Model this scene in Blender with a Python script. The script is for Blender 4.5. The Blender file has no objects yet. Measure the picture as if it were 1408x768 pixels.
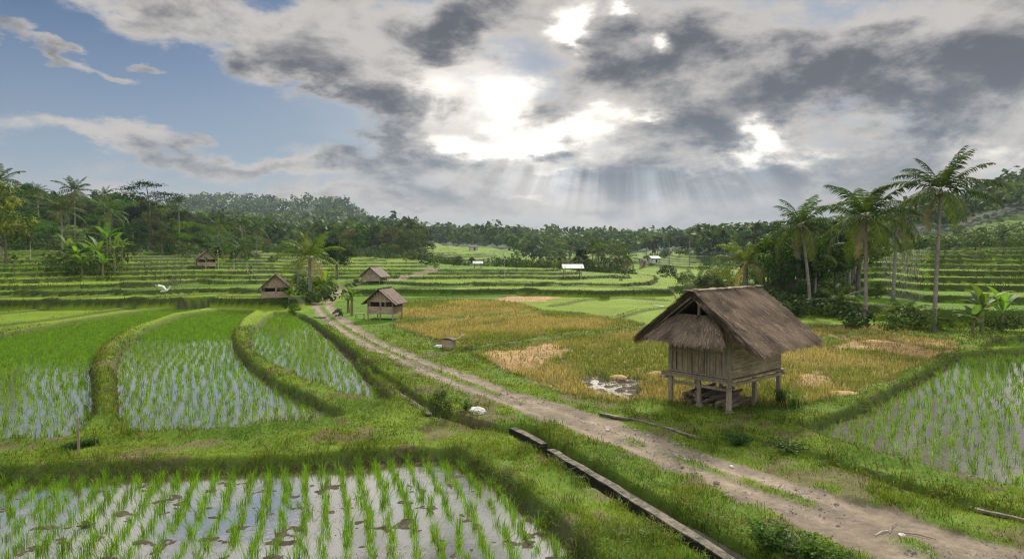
import bpy, bmesh, math, random
import numpy as np
from mathutils import Vector, Matrix
random.seed(7); RNG = np.random.default_rng(11)
C = bpy.context.scene.collection
sc = bpy.context.scene
# ------------------------------------------------------------------ camera
CAM_H = 5.5; FPX = 939.0; PITCH = math.atan(39 / FPX)
cam_data = bpy.data.cameras.new('camera'); cam = bpy.data.objects.new('camera', cam_data); C.objects.link(cam)
cam_data.sensor_width = 36.0; cam_data.lens = FPX / 1408 * 36.0
cam_data.clip_start = 0.1; cam_data.clip_end = 12000
cam.location = (0, 0, CAM_H); cam.rotation_euler = (math.pi / 2 - PITCH, 0, 0)
sc.camera = cam
# ------------------------------------------------------------------ render
sc.render.engine = 'CYCLES'
cy = sc.cycles
cy.use_denoising = True
try: cy.denoiser = 'OPENIMAGEDENOISE'
except Exception: pass
cy.denoising_input_passes = 'RGB_ALBEDO_NORMAL'; cy.denoising_prefilter = 'NONE'
cy.pixel_filter_type = 'BLACKMAN_HARRIS'; cy.filter_width = 1.15
cy.max_bounces = 5; cy.diffuse_bounces = 2; cy.glossy_bounces = 2; cy.transmission_bounces = 3
cy.volume_bounces = 0; cy.transparent_max_bounces = 4
cy.use_adaptive_sampling = True; cy.adaptive_threshold = 0.02
cy.sample_clamp_indirect = 6
sc.render.film_transparent = False
vs = sc.view_settings
vs.view_transform = 'Standard'; vs.look = 'None'; vs.gamma = 1.0; vs.use_curve_mapping = False
vs.exposure = 0.0
SUN_AZ = math.radians(16.0); SUN_EL = math.radians(34.0)

# ------------------------------------------------------------------ node expression helper
class NX:
    def __init__(s, nt): s.nt = nt
    def new(s, t, **k):
        n = s.nt.nodes.new(t)
        for a, b in k.items(): setattr(n, a, b)
        return n
    def put(s, sock, v):
        if isinstance(v, E): v = v.o
        if isinstance(v, bpy.types.NodeSocket): s.nt.links.new(v, sock)
        else: sock.default_value = v
    def m(s, op, *a):
        n = s.new('ShaderNodeMath', operation=op)
        for i, v in enumerate(a): s.put(n.inputs[i], v)
        return E(s, n.outputs[0])
    def mix(s, f, a, b):
        n = s.new('ShaderNodeMix', data_type='RGBA')
        s.put(n.inputs[0], f); s.put(n.inputs[6], a); s.put(n.inputs[7], b)
        return n.outputs[2]
    def sstep(s, x, a, b):
        n = s.new('ShaderNodeMapRange', interpolation_type='SMOOTHSTEP')
        s.put(n.inputs[0], x); n.inputs[1].default_value = a; n.inputs[2].default_value = b
        return E(s, n.outputs[0])
    def vec(s, x, y, z):
        n = s.new('ShaderNodeCombineXYZ')
        for i, v in enumerate((x, y, z)): s.put(n.inputs[i], v)
        return n.outputs[0]
    def noise(s, v, scale, detail=5, rough=0.55, dist=0.0):
        n = s.new('ShaderNodeTexNoise')
        if v is not None: s.put(n.inputs['Vector'], v)
        n.inputs['Scale'].default_value = scale; n.inputs['Detail'].default_value = detail
        n.inputs['Roughness'].default_value = rough; n.inputs['Distortion'].default_value = dist
        return E(s, n.outputs[0])
class E:
    def __init__(s, x, o): s.x = x; s.o = o
    def __add__(s, b): return s.x.m('ADD', s, b)
    __radd__ = __add__
    def __sub__(s, b): return s.x.m('SUBTRACT', s, b)
    def __rsub__(s, b): return s.x.m('SUBTRACT', b, s)
    def __mul__(s, b): return s.x.m('MULTIPLY', s, b)
    __rmul__ = __mul__
    def __truediv__(s, b): return s.x.m('DIVIDE', s, b)

# ------------------------------------------------------------------ world: Nishita sky behind broken cloud
world = bpy.data.worlds.new('World'); sc.world = world; world.use_nodes = True
wt = world.node_tree; wt.nodes.clear(); X = NX(wt)
tc = X.new('ShaderNodeTexCoord'); sep = X.new('ShaderNodeSeparateXYZ'); wt.links.new(tc.outputs['Generated'], sep.inputs[0])
dx, dy, dz = (E(X, sep.outputs[i]) for i in range(3))
A0 = X.m('ARCTAN2', dx, dy) * 9.39          # azimuth and elevation, in units of 6.1 degrees
B0 = X.m('ARCSINE', dz) * 9.39
def azel(u, v):
    a = (u - 704) / FPX; b = (384 - v) / FPX
    y = math.cos(PITCH) + b * math.sin(PITCH); z = b * math.cos(PITCH) - math.sin(PITCH)
    n = math.sqrt(a * a + y * y + z * z)
    return math.atan2(a, y) * 9.39, math.asin(z / n) * 9.39
nv = X.vec(dx, dy, dz * 2.2)
w1 = X.noise(nv, 5.0, 6, 0.55); w2 = X.noise(X.vec(dx + 7.3, dy, dz * 2.2), 5.0, 6, 0.55)
w3 = X.noise(X.vec(dx, dy + 3.1, dz * 2.6), 14.0, 4, 0.6)
A = A0 + (w1 - 0.5) * 1.9 + (w3 - 0.5) * 0.5
B = B0 + (w2 - 0.5) * 1.3 + (w3 - 0.5) * 0.35
def blob(u, v, su, sv, w, rot=0):
    a, b = azel(u, v); su /= 100; sv /= 100
    da = A - a; db = B - b
    if rot:
        c, s_ = math.cos(math.radians(rot)), math.sin(math.radians(rot))
        da, db = da * c + db * s_, db * c - da * s_
    q = X.m('POWER', da * (1 / su), 2.0) + X.m('POWER', db * (1 / sv), 2.0)
    return X.m('EXPONENT', q * -1.0) * w
def blobs(L):
    r = None
    for t in L: r = blob(*t) if r is None else r + blob(*t)
    return r
# where the cloud lies: centre (as seen from the track), half widths, weight, tilt
CL = [(200,-180,420,90,.9),(900,-170,500,110,.8),(600,-330,900,120,.6),(1200,60,330,75,.72,-4),(1180,160,300,50,.70,4),(330,285,110,8,.5,-2),(200,262,60,6,.4,-4),(455,212,60,8,.45,-6),(930,100,170,60,.75,8),(690,14,130,42,.8,-8),(650,100,60,26,.35),(900,195,70,26,.6,6),  # clouds high above the view are added to whiten the paddy reflections
      (420,80,170,44,.75,-16),(450,112,90,24,.5,-10),(560,60,110,36,.45,-20),(240,20,190,30,.65,-10),(70,-30,120,30,.3),(470,30,120,28,.4),
      (130,187,60,15,.95,-10),(245,213,55,18,.9,-14),(370,228,85,11,.8),(440,236,70,14,.6,-4),(50,66,90,9,.75,-14),(213,97,24,6,.8,-22),(168,118,36,5,.7,-16),(55,60,40,8,.3,-12),
      (610,222,80,24,.7,-6),(720,245,150,20,.8),(880,250,170,36,.85),(1050,262,150,34,.8),(1290,235,170,40,.7,8),(735,206,44,11,.7),(680,180,30,8,.4),(810,222,50,10,.5),(960,170,60,34,.5),
      (560,268,150,15,.6,3),(700,285,240,12,.55),(850,290,260,26,.7),(1150,290,230,26,.65),(450,268,80,10,.4),(320,267,22,5,.5),(835,130,60,30,.5),(1390,50,100,80,.4),(600,150,50,12,.3,-20),(520,180,50,6,.25)]
GL = [(740,185,190,75,.12),(803,32,32,22,2.1),(806,56,12,10,1.0),(877,8,18,6,1.2),(912,62,15,13,1.2),(912,158,34,9,1.4),(775,172,90,14,1.0,8),(650,70,90,36,.4,-30),(700,145,50,26,.75),(720,196,100,15,1.0),(1032,202,36,24,1.6),(1085,224,60,12,.9,10),
      (850,230,80,10,1.1),(1250,112,60,20,.45,20),(1190,92,40,12,.35),(1375,225,75,22,.5,-10),(590,110,60,60,.35),(560,150,120,20,.3),(985,312,190,9,.45),(740,280,50,6,.4),(880,205,30,8,.5),(560,235,60,14,.35),(620,200,120,16,.5,-4)]
DK = [(1340,110,140,60,.38),(1150,50,190,44,.28),(950,70,130,26,.7),(850,95,90,22,.5),(410,104,60,13,.7,-6),(470,80,60,14,.5,-14),(560,100,50,12,.35),(700,16,70,26,.7),(660,50,40,14,.4),(900,240,140,18,.7),(1060,262,110,18,.5),
      (745,240,80,10,.6),(1200,190,170,18,.6),(620,225,60,9,.5),(600,272,110,6,.4),(1020,150,120,22,.5,8),(1130,130,60,16,.3),(880,300,250,10,.45),(1150,290,160,14,.5),(740,208,36,7,.5)]
fl = X.vec(dx, dy, dz * 2.1)
cn = X.noise(fl, 5.5, 9, 0.60, 0.25)
cn2 = X.noise(X.vec(dx + 4.0, dy, dz * 3.4), 2.6, 5, 0.5)
cn3 = X.noise(X.vec(dx + 1.7, dy + 2.0, dz * 2.1), 5.2, 8, 0.55, 0.5)
cn4 = X.noise(X.vec(dx + 5.7, dy + 1.0, dz * 1.9), 13.0, 8, 0.62)
rear = X.sstep(dz + dy * -0.25, 0.42, 0.85) + X.sstep(dy * -1.0, 0.0, 0.8) * X.sstep(dz, 0.02, 0.3) * 0.50
rear = X.m('MINIMUM', rear, 1.0)              # unseen sky overhead and behind, brightened as fill light for the land
dens = blobs(CL) * (0.35 + cn * 1.3) + (cn - 0.5) * 2.0 + (cn4 - 0.5) * 0.9 + rear * 0.3
dens = dens - 0.10 + X.m('MINIMUM', blobs(GL) * 0.5, 0.45)
mask = X.sstep(dens, 0.06, 0.62)
thick = X.sstep(X.m('MINIMUM', dens, 1.2) * 0.55 + blobs(DK) * 0.55 + (cn3 - 0.5) * 3.0 + (cn4 - 0.5) * 1.3, 0.12, 1.15)
glow = blobs(GL)
glowf = X.m('MULTIPLY', glow, 1.0 + (0.5 - cn3) * 3.2 + (0.5 - cn4) * 1.0)
sky = X.new('ShaderNodeTexSky', sky_type='NISHITA'); sky.sun_disc = False
sky.sun_elevation = SUN_EL; sky.sun_rotation = SUN_AZ; sky.air_density = 1.0; sky.dust_density = 0.6; sky.ozone_density = 3.0
skyc = X.new('ShaderNodeMix', data_type='RGBA', blend_type='MULTIPLY'); skyc.inputs[0].default_value = 1.0
wt.links.new(sky.outputs[0], skyc.inputs[6])
SKY_STRENGTH = 0.10
skyc.inputs[7].default_value = (0.31, 0.40, 0.50, 1)
skyb = X.mix(X.sstep(B0, 3.6, 0.3) * 0.55, skyc.outputs[2], (4.6, 5.2, 5.8, 1))
lit = X.mix(X.m('MINIMUM', glow * 0.8, 1.0), (5.7, 5.4, 5.15, 1), (7.6, 7.2, 6.7, 1))
litr = X.mix(rear, lit, (70.0, 68.0, 65.0, 1))
dark = X.mix(X.sstep(B0, 0.4, 2.4), (1.7, 2.05, 2.6, 1), (1.15, 1.22, 1.48, 1))
darkr = X.mix(rear, dark, (44, 44, 45, 1))
cloud = X.mix(thick, litr, darkr)
c1 = X.mix(mask, X.mix(X.m('MINIMUM', glow * 1.1, 1.0), X.mix(X.sstep(A0, -5.0, 1.5) * 0.55, skyb, (4.6, 4.7, 4.9, 1)), (7.4, 7.1, 6.7, 1)), cloud)
gm = X.new('ShaderNodeMix', data_type='RGBA', blend_type='ADD')
X.put(gm.inputs[0], X.sstep(glowf * (1.2 - thick * 0.75), 0.10, 2.1)); wt.links.new(c1, gm.inputs[6]); gm.inputs[7].default_value = (10.5, 9.7, 8.3, 1)
# shafts of sunlight under the cloud gaps
sa, sb = azel(850, -40)
th = X.m('ARCTAN2', A0 - sa, sb - B0)
ray = X.noise(X.vec(th * 3.1, A0 * 0.02, B0 * 0.06), 3.0, 4, 0.55)
rm = blobs([(905,262,90,36,1.0),(700,248,90,34,.9),(790,262,60,34,.8),(1060,248,60,32,1.0),(960,240,60,30,.6)])
rf = X.sstep(ray, 0.35, 0.72) * rm
g2 = X.new('ShaderNodeMix', data_type='RGBA', blend_type='ADD'); X.put(g2.inputs[0], X.m('MINIMUM', rf, 1.0)); wt.links.new(gm.outputs[2], g2.inputs[6]); g2.inputs[7].default_value = (2.5, 2.7, 2.8, 1)
# pale air low over the land, dull green-brown below the horizon
hz = X.sstep(B0, 1.3, 0.1) * 0.6
c2 = X.mix(hz, g2.outputs[2], (5.4, 4.8, 4.4, 1))
c3 = X.mix(X.sstep(B0, -0.05, -0.35), c2, (1.2, 1.4, 1.0, 1))
bg = X.new('ShaderNodeBackground'); wt.links.new(c3, bg.inputs[0]); bg.inputs[1].default_value = SKY_STRENGTH
wo = X.new('ShaderNodeOutputWorld'); wt.links.new(bg.outputs[0], wo.inputs[0])
world.cycles.sampling_method = 'MANUAL'; world.cycles.sample_map_resolution = 1024
# ------------------------------------------------------------------ sun behind thin cloud
sd = bpy.data.lights.new('sun', 'SUN'); sd.energy = 5.0; sd.angle = math.radians(5); sd.color = (1.0, 0.91, 0.76)
so = bpy.data.objects.new('sun', sd); C.objects.link(so)
sun_dir = Vector((math.sin(SUN_AZ) * math.cos(SUN_EL), math.cos(SUN_AZ) * math.cos(SUN_EL), math.sin(SUN_EL)))
so.rotation_euler = sun_dir.to_track_quat('Z', 'Y').to_euler(); so.location = (0, 0, 300)
# ------------------------------------------------------------------ numpy noise
def _hash(i, j, s):
    n = (i * 374761393 + j * 668265263 + s * 1442695041) & 0xffffffff
    n = ((n ^ (n >> 13)) * 1274126177) & 0xffffffff
    return ((n ^ (n >> 16)) & 0xffff) / 65535.0
def vnoise(x, y, s=0):
    i = np.floor(x).astype(np.int64); j = np.floor(y).astype(np.int64)
    fx = x - i; fy = y - j; fx = fx * fx * (3 - 2 * fx); fy = fy * fy * (3 - 2 * fy)
    a = _hash(i, j, s); b = _hash(i + 1, j, s); c = _hash(i, j + 1, s); d = _hash(i + 1, j + 1, s)
    return (a + (b - a) * fx) * (1 - fy) + (c + (d - c) * fx) * fy
def fbm(x, y, o=4, s=0):
    r = 0; a = 0.5; t = 0
    for k in range(o):
        r = r + a * vnoise(x * 2 ** k + k * 17.3, y * 2 ** k + k * 9.1, s + k); t += a; a *= 0.5
    return r / t
def sst(x, a, b):
    t = np.clip((x - a) / (b - a), 0, 1); return t * t * (3 - 2 * t)
# ------------------------------------------------------------------ picture point -> ground point
def at(u, v, z=0.0):
    a = (u - 704) / FPX; b = (384 - v) / FPX
    y = math.cos(PITCH) + b * math.sin(PITCH); dzz = b * math.cos(PITCH) - math.sin(PITCH)
    t = (z - CAM_H) / dzz
    return (a * t, y * t)
def G(L, z=0.0): return np.array([at(u, v, z) for u, v in L])
WZ = -0.22
# water fields, traced where they lie on the valley floor
PADDY = {
 'A': G([(-260,672),(0,662),(200,652),(400,645),(560,632),(625,634),(690,672),(745,718),(800,775),(850,850),(980,1100),(-700,1100)], WZ),
 'L1': G([(-260,640),(0,617),(92,610),(125,585),(128,545),(122,512),(136,482),(170,458),(232,437),(300,424),(200,430),(100,446),(0,466),(-260,512)], WZ),
 'L2': G([(160,512),(164,575),(176,604),(260,602),(350,595),(467,580),(430,560),(382,538),(342,508),(322,482),(318,462),(330,443),(348,431),(300,429),(250,437),(205,455),(170,480)], WZ),
 'L3': G([(365,442),(346,460),(345,487),(372,504),(420,527),(480,548),(534,562),(520,540),(492,510),(460,476),(425,446),(400,433),(378,433)], WZ),
 'R': G([(1106,598),(1200,632),(1300,658),(1408,682),(1700,760),(1700,500),(1408,489),(1370,489),(1322,492),(1255,532),(1180,572)], WZ),
 'R2': G([(1352,484),(1400,486),(1700,495),(1700,462),(1408,468),(1372,472)], WZ),
 'M': G([(800,524),(812,540),(838,546),(866,551),(886,541),(874,532),(890,524),(856,520),(836,525),(822,516)], -0.1)}
GOLD = {
 'G1': G([(650,486),(664,477),(770,466),(880,453),(960,450),(1130,447),(1230,452),(1318,470),(1300,485),(1225,520),(1150,545),(1080,560),(960,556),(900,549),(848,552),(800,544),(740,524),(690,506)]),
 'G2': G([(534,446),(628,437),(742,429),(850,436),(890,446),(780,456),(668,474),(628,478),(585,462)]),
 'G3': G([(550,413),(640,411),(700,413),(748,427),(650,434),(556,441),(545,432)])}
STRAW = [G([(655,488),(700,477),(765,474),(790,480),(778,495),(740,506),(700,505)]), G([(1150,466),(1230,463),(1300,478),(1280,490),(1200,484)]),
         G([(1060,520),(1110,512),(1150,522),(1130,536),(1080,534)]), G([(680,409),(730,407),(765,409),(755,414),(700,415)])]
def road_line(L): return G(L)
RL = G([(1320,835),(1200,768),(1100,715),(1000,672),(900,637),(830,610),(760,583),(690,556),(620,530),(560,503),(510,480),(470,458),(444,440),(430,425),(430,416),(442,407),(470,398),(520,389)])
RR = G([(1560,800),(1408,757),(1300,722),(1200,690),(1100,664),(1000,634),(930,608),(850,580),(760,553),(690,531),(640,512),(590,495),(540,475),(500,455),(474,436),(458,421),(461,411),(480,403),(505,397),(540,391)])
ROAD = np.vstack([RL, RR[::-1]])
DITCH = G([(412,432),(440,450),(480,482),(520,512),(560,540),(600,566),(660,582),(722,596)])
DITCH2 = G([(714,588),(750,612),(800,640),(860,676),(920,712),(985,752),(1060,800),(1160,860)])
DITCHR = G([(1000,592),(1050,606),(1120,625),(1200,650),(1280,676),(1340,694),(1408,708),(1560,745)])
def inpoly(x, y, P):
    r = np.zeros(x.shape, bool); n = len(P)
    for i in range(n):
        x0, y0 = P[i]; x1, y1 = P[(i + 1) % n]
        if y0 == y1: continue
        c = ((y0 > y) != (y1 > y)) & (x < (x1 - x0) * (y - y0) / (y1 - y0) + x0)
        r ^= c
    return r
def dline(x, y, P, closed=False):
    d = np.full(x.shape, 1e9); n = len(P)
    for i in range(n if closed else n - 1):
        ax, ay = P[i]; bx, by = P[(i + 1) % n]
        ux, uy = bx - ax, by - ay; L = ux * ux + uy * uy
        t = np.clip(((x - ax) * ux + (y - ay) * uy) / L, 0, 1)
        d = np.minimum(d, (x - ax - t * ux) ** 2 + (y - ay - t * uy) ** 2)
    return np.sqrt(d)
def sd(x, y, P, m=2.0):
    """signed distance to a field, negative inside, capped at m beyond its box"""
    r = np.full(x.shape, float(m)); b = (x > P[:, 0].min() - m) & (x < P[:, 0].max() + m) & (y > P[:, 1].min() - m) & (y < P[:, 1].max() + m)
    if b.any():
        d = dline(x[b], y[b], P, True); i = inpoly(x[b], y[b], P); r[b] = np.where(i, -d, np.minimum(d, m))
    return r
def dl(x, y, P, m=2.0):
    r = np.full(x.shape, float(m)); b = (x > P[:, 0].min() - m) & (x < P[:, 0].max() + m) & (y > P[:, 1].min() - m) & (y < P[:, 1].max() + m)
    if b.any(): r[b] = np.minimum(dline(x[b], y[b], P), m)
    return r
# ------------------------------------------------------------------ the lie of the land
YK = np.array([0, 30, 45, 60, 80, 100, 125, 160, 200, 260, 350, 500, 750, 1000, 1500, 2500, 4000.])
TK = np.array([-900, -400, 0, 150, 300, 400, 450, 550, 650, 750, 850, 950, 1050, 1130, 1200, 1280, 1408, 1700, 2300.])
ZT = np.array([
 [0,0,.9,1.8,3.2,4.5,6.5,10,17,24,26,26,30,40,60,60,60],
 [0,0,.0,.3,2.4,4.2,5.6,9,15,23,26,26,30,40,60,60,60],
 [0,0,.0,.05,1.9,3.6,4.8,7,13,17,20,20,24,40,60,60,60],
 [0,0,.0,.0,1.5,3.2,4.4,6,10,13,15,16,24,50,60,60,60],
 [0,0,.0,.0,.9,2.3,3.6,4.6,6,8,9,10,32,74,60,60,60],
 [0,0,0,.1,.6,1.6,2.9,3.4,4,5,6,8,30,66,60,60,60],
 [0,0,0,0,.1,.7,2.0,2.9,3.5,4,6,10,32,71,60,60,60],
 [0,0,0,0,.1,.6,1.9,2.8,2.8,4,8,13,12,22,30,30,30],
 [0,0,0,0,.1,.8,2.1,1.4,-.5,2,6,8,7,12,42,30,30],
 [0,0,0,0,.15,.9,1.8,.5,-3,-2,2,5,6,12,20,20,20],
 [0,0,0,0,.2,.9,.9,-1,-3,-1,2,4,6,12,20,20,20],
 [0,0,0,0,.2,.3,0,-1,0,3.6,5.2,5,6,12,20,20,20],
 [0,0,0,0,.1,.3,.5,1,2,4,6,6,8,12,20,20,20],
 [0,0,0,0,.5,1.0,1.5,2,3,5,7,8,10,14,20,20,20],
 [0,0,0,.4,1.8,3.2,4.0,4.2,5,7,10,12,14,18,24,24,24],
 [0,0,.0,.9,3.0,4.7,5.2,5.6,8,12,20,22,22,24,30,30,30],
 [0,0,0,1.1,3.4,5.0,5.5,6.5,12,20,32,34,30,30,30,30,30],
 [0,0,0,1.4,3.6,5.4,6.5,9,16,26,36,36,30,30,30,30,30],
 [0,0,0,1.4,3.6,5.4,6.5,9,16,26,36,36,30,30,30,30,30]])
TK = (TK - 704) / FPX
def _cubic(xq, xk):
    i = np.clip(np.searchsorted(xk, xq) - 1, 0, len(xk) - 2)
    f = np.clip((xq - xk[i]) / (xk[i + 1] - xk[i]), 0, 1)
    return i, f
def base(x, y):
    Y = np.maximum(y, 1.0); t = np.clip(x / Y, TK[0], TK[-1]); t = np.where(y < 1, 0, t)
    i, f = _cubic(t, TK); j, g = _cubic(Y, YK)
    f = f * f * (3 - 2 * f); g0 = g; g = 0.5 * g0 + 0.5 * g0 * g0 * (3 - 2 * g0)
    z = (ZT[i, j] * (1 - f) + ZT[i + 1, j] * f) * (1 - g) + (ZT[i, j + 1] * (1 - f) + ZT[i + 1, j + 1] * f) * g
    w = sst(Y, 55, 80)
    z = z + w * ((fbm(x / 16, y / 16, 3, 5) - 0.5) * 0.55 + (vnoise(x / 5, y / 5, 9) - 0.5) * 0.10)
    return z
def step_of(x, y):
    t = x / np.maximum(y, 1)
    s = 0.38 + 0.08 * sst(-t, 0.25, 0.5) + 0.17 * sst(t, 0.42, 0.55)
    return s * (1 + 0.9 * sst(y, 170, 300))
def at_base(u, v):
    Ys = np.geomspace(25, 300, 500); xs = (u - 704) / FPX * Ys; zz = base(xs, Ys)
    vv = 384 + FPX * np.tan(np.arctan2(CAM_H - zz, Ys) - PITCH); k = np.where(vv <= v)[0]; k = k[0] if len(k) else -1
    return (xs[k], Ys[k])
DIKES = [np.array([at_base(u, v) for u, v in L]) for L in [
 [(-60,470),(0,463),(100,444),(230,424),(310,416),(380,414)], [(-60,455),(60,441),(160,424),(290,409),(365,405)], [(-60,438),(0,431),(140,412),(260,400),(330,397)],
 [(-60,420),(60,409),(180,399),(300,390)], [(555,402),(640,397),(700,392),(770,397)], [(556,411),(640,408),(735,404)], [(545,444),(640,437),(750,428),(800,432)],
 [(650,481),(770,466),(885,453)], [(760,420),(800,412),(860,408),(915,413)], [(840,440),(880,428),(950,420)], [(790,396),(850,398),(900,404)], [(1090,452),(1180,447),(1290,452)], [(1110,470),(1200,459),(1300,466)]]]
PATH2 = np.array([at_base(u, v) for u, v in [(515,391),(545,387),(570,382),(590,376),(604,370)]])
def ground(x, y):
    """height, surface colour (n,3) and how grassy each point is"""
    x = np.asarray(x, float); y = np.asarray(y, float)
    zb = base(x, y); s = step_of(x, y)
    e = 0.5
    gr = np.hypot(base(x + e, y) - zb, base(x, y + e) - zb) / e + 1e-4
    q = zb / s + 0.5; k = np.floor(q); f = q - k
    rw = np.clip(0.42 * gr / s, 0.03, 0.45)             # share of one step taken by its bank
    lip = np.exp(-((f - rw - rw * 0.45) / (rw * 0.55)) ** 2) * 0.09
    zt = s * (k - 0.5 + sst(f, 0, rw)) + lip + s * 0.5
    zt = np.where(zb < s * 0.5, np.minimum(zt, 0.0) * 0, zt)
    fade = 1 - sst(y, 300, 420)
    r = np.hypot(x, y)
    tt = x / np.maximum(y, 1)
    z = np.where(zb > -0.5 * s, zt, zb) * fade + (zb + (fbm(x / 9, y / 9, 3, 31) - 0.5) * 5 * sst(y, 350, 500)) * (1 - fade)
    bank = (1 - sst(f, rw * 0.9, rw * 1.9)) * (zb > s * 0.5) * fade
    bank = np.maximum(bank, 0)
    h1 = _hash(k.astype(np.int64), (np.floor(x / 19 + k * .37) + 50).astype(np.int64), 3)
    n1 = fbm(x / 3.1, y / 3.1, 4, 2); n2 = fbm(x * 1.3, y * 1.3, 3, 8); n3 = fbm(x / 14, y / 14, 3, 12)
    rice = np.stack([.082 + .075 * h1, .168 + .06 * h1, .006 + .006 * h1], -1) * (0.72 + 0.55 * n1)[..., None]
    bk = np.stack([.022 + .025 * n2, .038 + .033 * n2, .008 + 0 * n2], -1) * (0.65 + 0.7 * n1)[..., None]  # weedy bank green, darkened further to paint the shade of backlit risers
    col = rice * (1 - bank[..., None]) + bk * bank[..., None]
    grass = np.where(y > 35, 0.06 + 0.94 * bank, 1.0)
    # forest floor
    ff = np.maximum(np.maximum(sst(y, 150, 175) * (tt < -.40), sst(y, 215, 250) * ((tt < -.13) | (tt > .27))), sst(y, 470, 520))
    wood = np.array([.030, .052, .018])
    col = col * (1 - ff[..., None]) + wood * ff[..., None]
    # --- the traced valley floor
    near = (y > 5) & (y < 130) & (x > -60) & (x < 75)
    X_, Y_ = x[near], y[near]
    zn = z[near]; cn_ = col[near]; gn = grass[near]
    w0 = (fbm(X_ * .9, Y_ * .9, 3, 21) - .5)
    n2_ = fbm(X_ * .8, Y_ * .8, 3, 47)
    n4 = fbm(X_ * 2.2, Y_ * 2.2, 3, 40); n5 = fbm(X_ / 2, Y_ / 2, 3, 44)
    nearf = (1 - sst(Y_, 34, 60))
    meadow = np.stack([(.070 + .085 * n5), .150 + .065 * n5, .010 + .010 * n4], -1) * (0.7 + .6 * n4)[..., None]
    bare = (sst(fbm(X_ * .9, Y_ * .9, 4, 141) + .5 * (n4 - .5), .60, .72) * .75)[..., None]
    meadow = meadow * (1 - bare) + np.array([.125, .095, .055]) * (.6 + .7 * n4)[..., None] * bare
    kk = nearf[..., None]
    cn_ = cn_ * (1 - kk) + meadow * kk
    zn = zn + w0 * .17 * nearf + (n4 - .5) * .05 * nearf
    gn = np.maximum(gn, nearf); gn = gn * (1 - .75 * bare[..., 0] * nearf)
    wet = np.zeros_like(zn)
    dkm = np.full(X_.shape, 9.0)
    for P in DIKES:
        d = dl(X_, Y_, P, 2.0) + w0 * .35; dkm = np.minimum(dkm, d); wd = .26 + .004 * Y_; e_ = np.exp(-(d / wd) ** 2)
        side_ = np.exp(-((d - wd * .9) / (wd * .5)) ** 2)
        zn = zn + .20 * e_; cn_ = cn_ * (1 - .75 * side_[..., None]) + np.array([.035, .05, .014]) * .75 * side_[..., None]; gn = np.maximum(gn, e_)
    for nm, P in PADDY.items():
        d = sd(X_, Y_, P, 2.0) + w0 * .18
        inside = sst(-d, -.24, .02)
        lift = np.exp(-((d - .42) / .36) ** 2) * .13 * (nm != 'M')
        floor = {'A': -.246, 'M': -.075, 'R': -.265, 'R2': -.265}.get(nm, -.29)
        amp = {'A': .13, 'M': .42, 'R': .09}.get(nm, .05)
        fl = floor + (fbm(X_ * 2.8, Y_ * 2.8, 4, 60) - .5) * amp + (vnoise(X_ * 9, Y_ * 9, 66) - .5) * .02
        zn = (zn + lift) * (1 - inside) + fl * inside
        mud = np.stack([.150 + .06 * n4, .118 + .05 * n4, .078 + .04 * n4], -1) * (.62 if nm == 'M' else .50)
        side = sst(d, -.35, -.05) * (1 - sst(d, .1, .45))
        cn_ = cn_ * (1 - inside[..., None]) + mud * inside[..., None]
        cn_ = cn_ * (1 - .45 * side[..., None]) + np.array([.040, .065, .014]) * .45 * side[..., None]
        gn = gn * (1 - sst(-d, .12, .36))
    dM = sd(X_, Y_, PADDY['M'], 2.0)
    for nm, P in GOLD.items():
        d = sd(X_, Y_, P, 2.0) + w0 * .5
        inside = sst(-d, -.25, .25) * sst(dkm, .35, .8) * sst(dM + w0, .05, .6)
        g = np.stack([.215 + .12 * n5, .170 + .07 * n5, .055 + .02 * n4], -1) * (.65 + .6 * n4)[..., None] * np.array([.9, 1.0, 1.1])
        if nm == 'G2': g = g * np.array([.88, .92, .95])
        zn = zn - .06 * inside
        edge = np.exp(-((d - .15) / .25) ** 2)
        cn_ = cn_ * (1 - inside[..., None]) + g * inside[..., None]
        cn_ = cn_ * (1 - .3 * edge[..., None])
        gn = gn * (1 - inside)
    for P in STRAW:
        d = sd(X_, Y_, P, 5.0) + w0 * 1.6 + (fbm(X_ / 1.7, Y_ / 2.6, 3, 83) - .5) * 4.5 + .35
        inside = sst(-d, -.3, .35)
        g = np.stack([.36 + .16 * n4, .24 + .10 * n4, .115 + .05 * n4], -1) * (.7 + .5 * n5)[..., None]
        cn_ = cn_ * (1 - inside[..., None]) + g * inside[..., None]
        zn = zn + inside * (.02 + .07 * n4); gn = gn * (1 - inside)
    d = sd(X_, Y_, ROAD, 3.0) + w0 * .7 + (n4 - .5) * .5
    inr = sst(-d, -.15, .12)
    # distance across the road 0..1 for the grassy middle
    dL = dl(X_, Y_, RL, 8); dR = dl(X_, Y_, RR, 8); u_ = dL / (dL + dR + 1e-6)
    mid = np.exp(-((u_ - .47) / .10) ** 2) * sst(n5 + n4 * .6, .48, .78) * 1.1 * np.where(Y_ > 26, 1.25, 1.1 * sst(n2_, .50, .64))
    mid = np.clip(mid, 0, 1)
    rut = np.exp(-((u_ - .25) / .1) ** 2) + np.exp(-((u_ - .72) / .1) ** 2)
    n9 = vnoise(X_ * 7, Y_ * 7, 88) * .5 + vnoise(X_ * 17, Y_ * 17, 89) * .5
    dirt = np.stack([.09 + .13 * n5 + .10 * n4 + .11 * n9, .070 + .10 * n5 + .08 * n4 + .09 * n9, .047 + .07 * n5 + .05 * n4 + .065 * n9], -1) * (.74 + .2 * rut + .25 * n4)[..., None] * np.array([.96, .99, 1.06])
    zn = zn * (1 - inr) + (-.02 - .035 * rut + .03 * mid + (n4 - .5) * .05 + (vnoise(X_ * 11, Y_ * 11, 77) - .5) * .02 + (n2_ - .5) * .10) * inr
    m_ = (inr * (1 - mid))[..., None]
    cn_ = cn_ * (1 - m_) + dirt * m_
    gn = gn * (1 - inr * (1 - .7 * mid))
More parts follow.
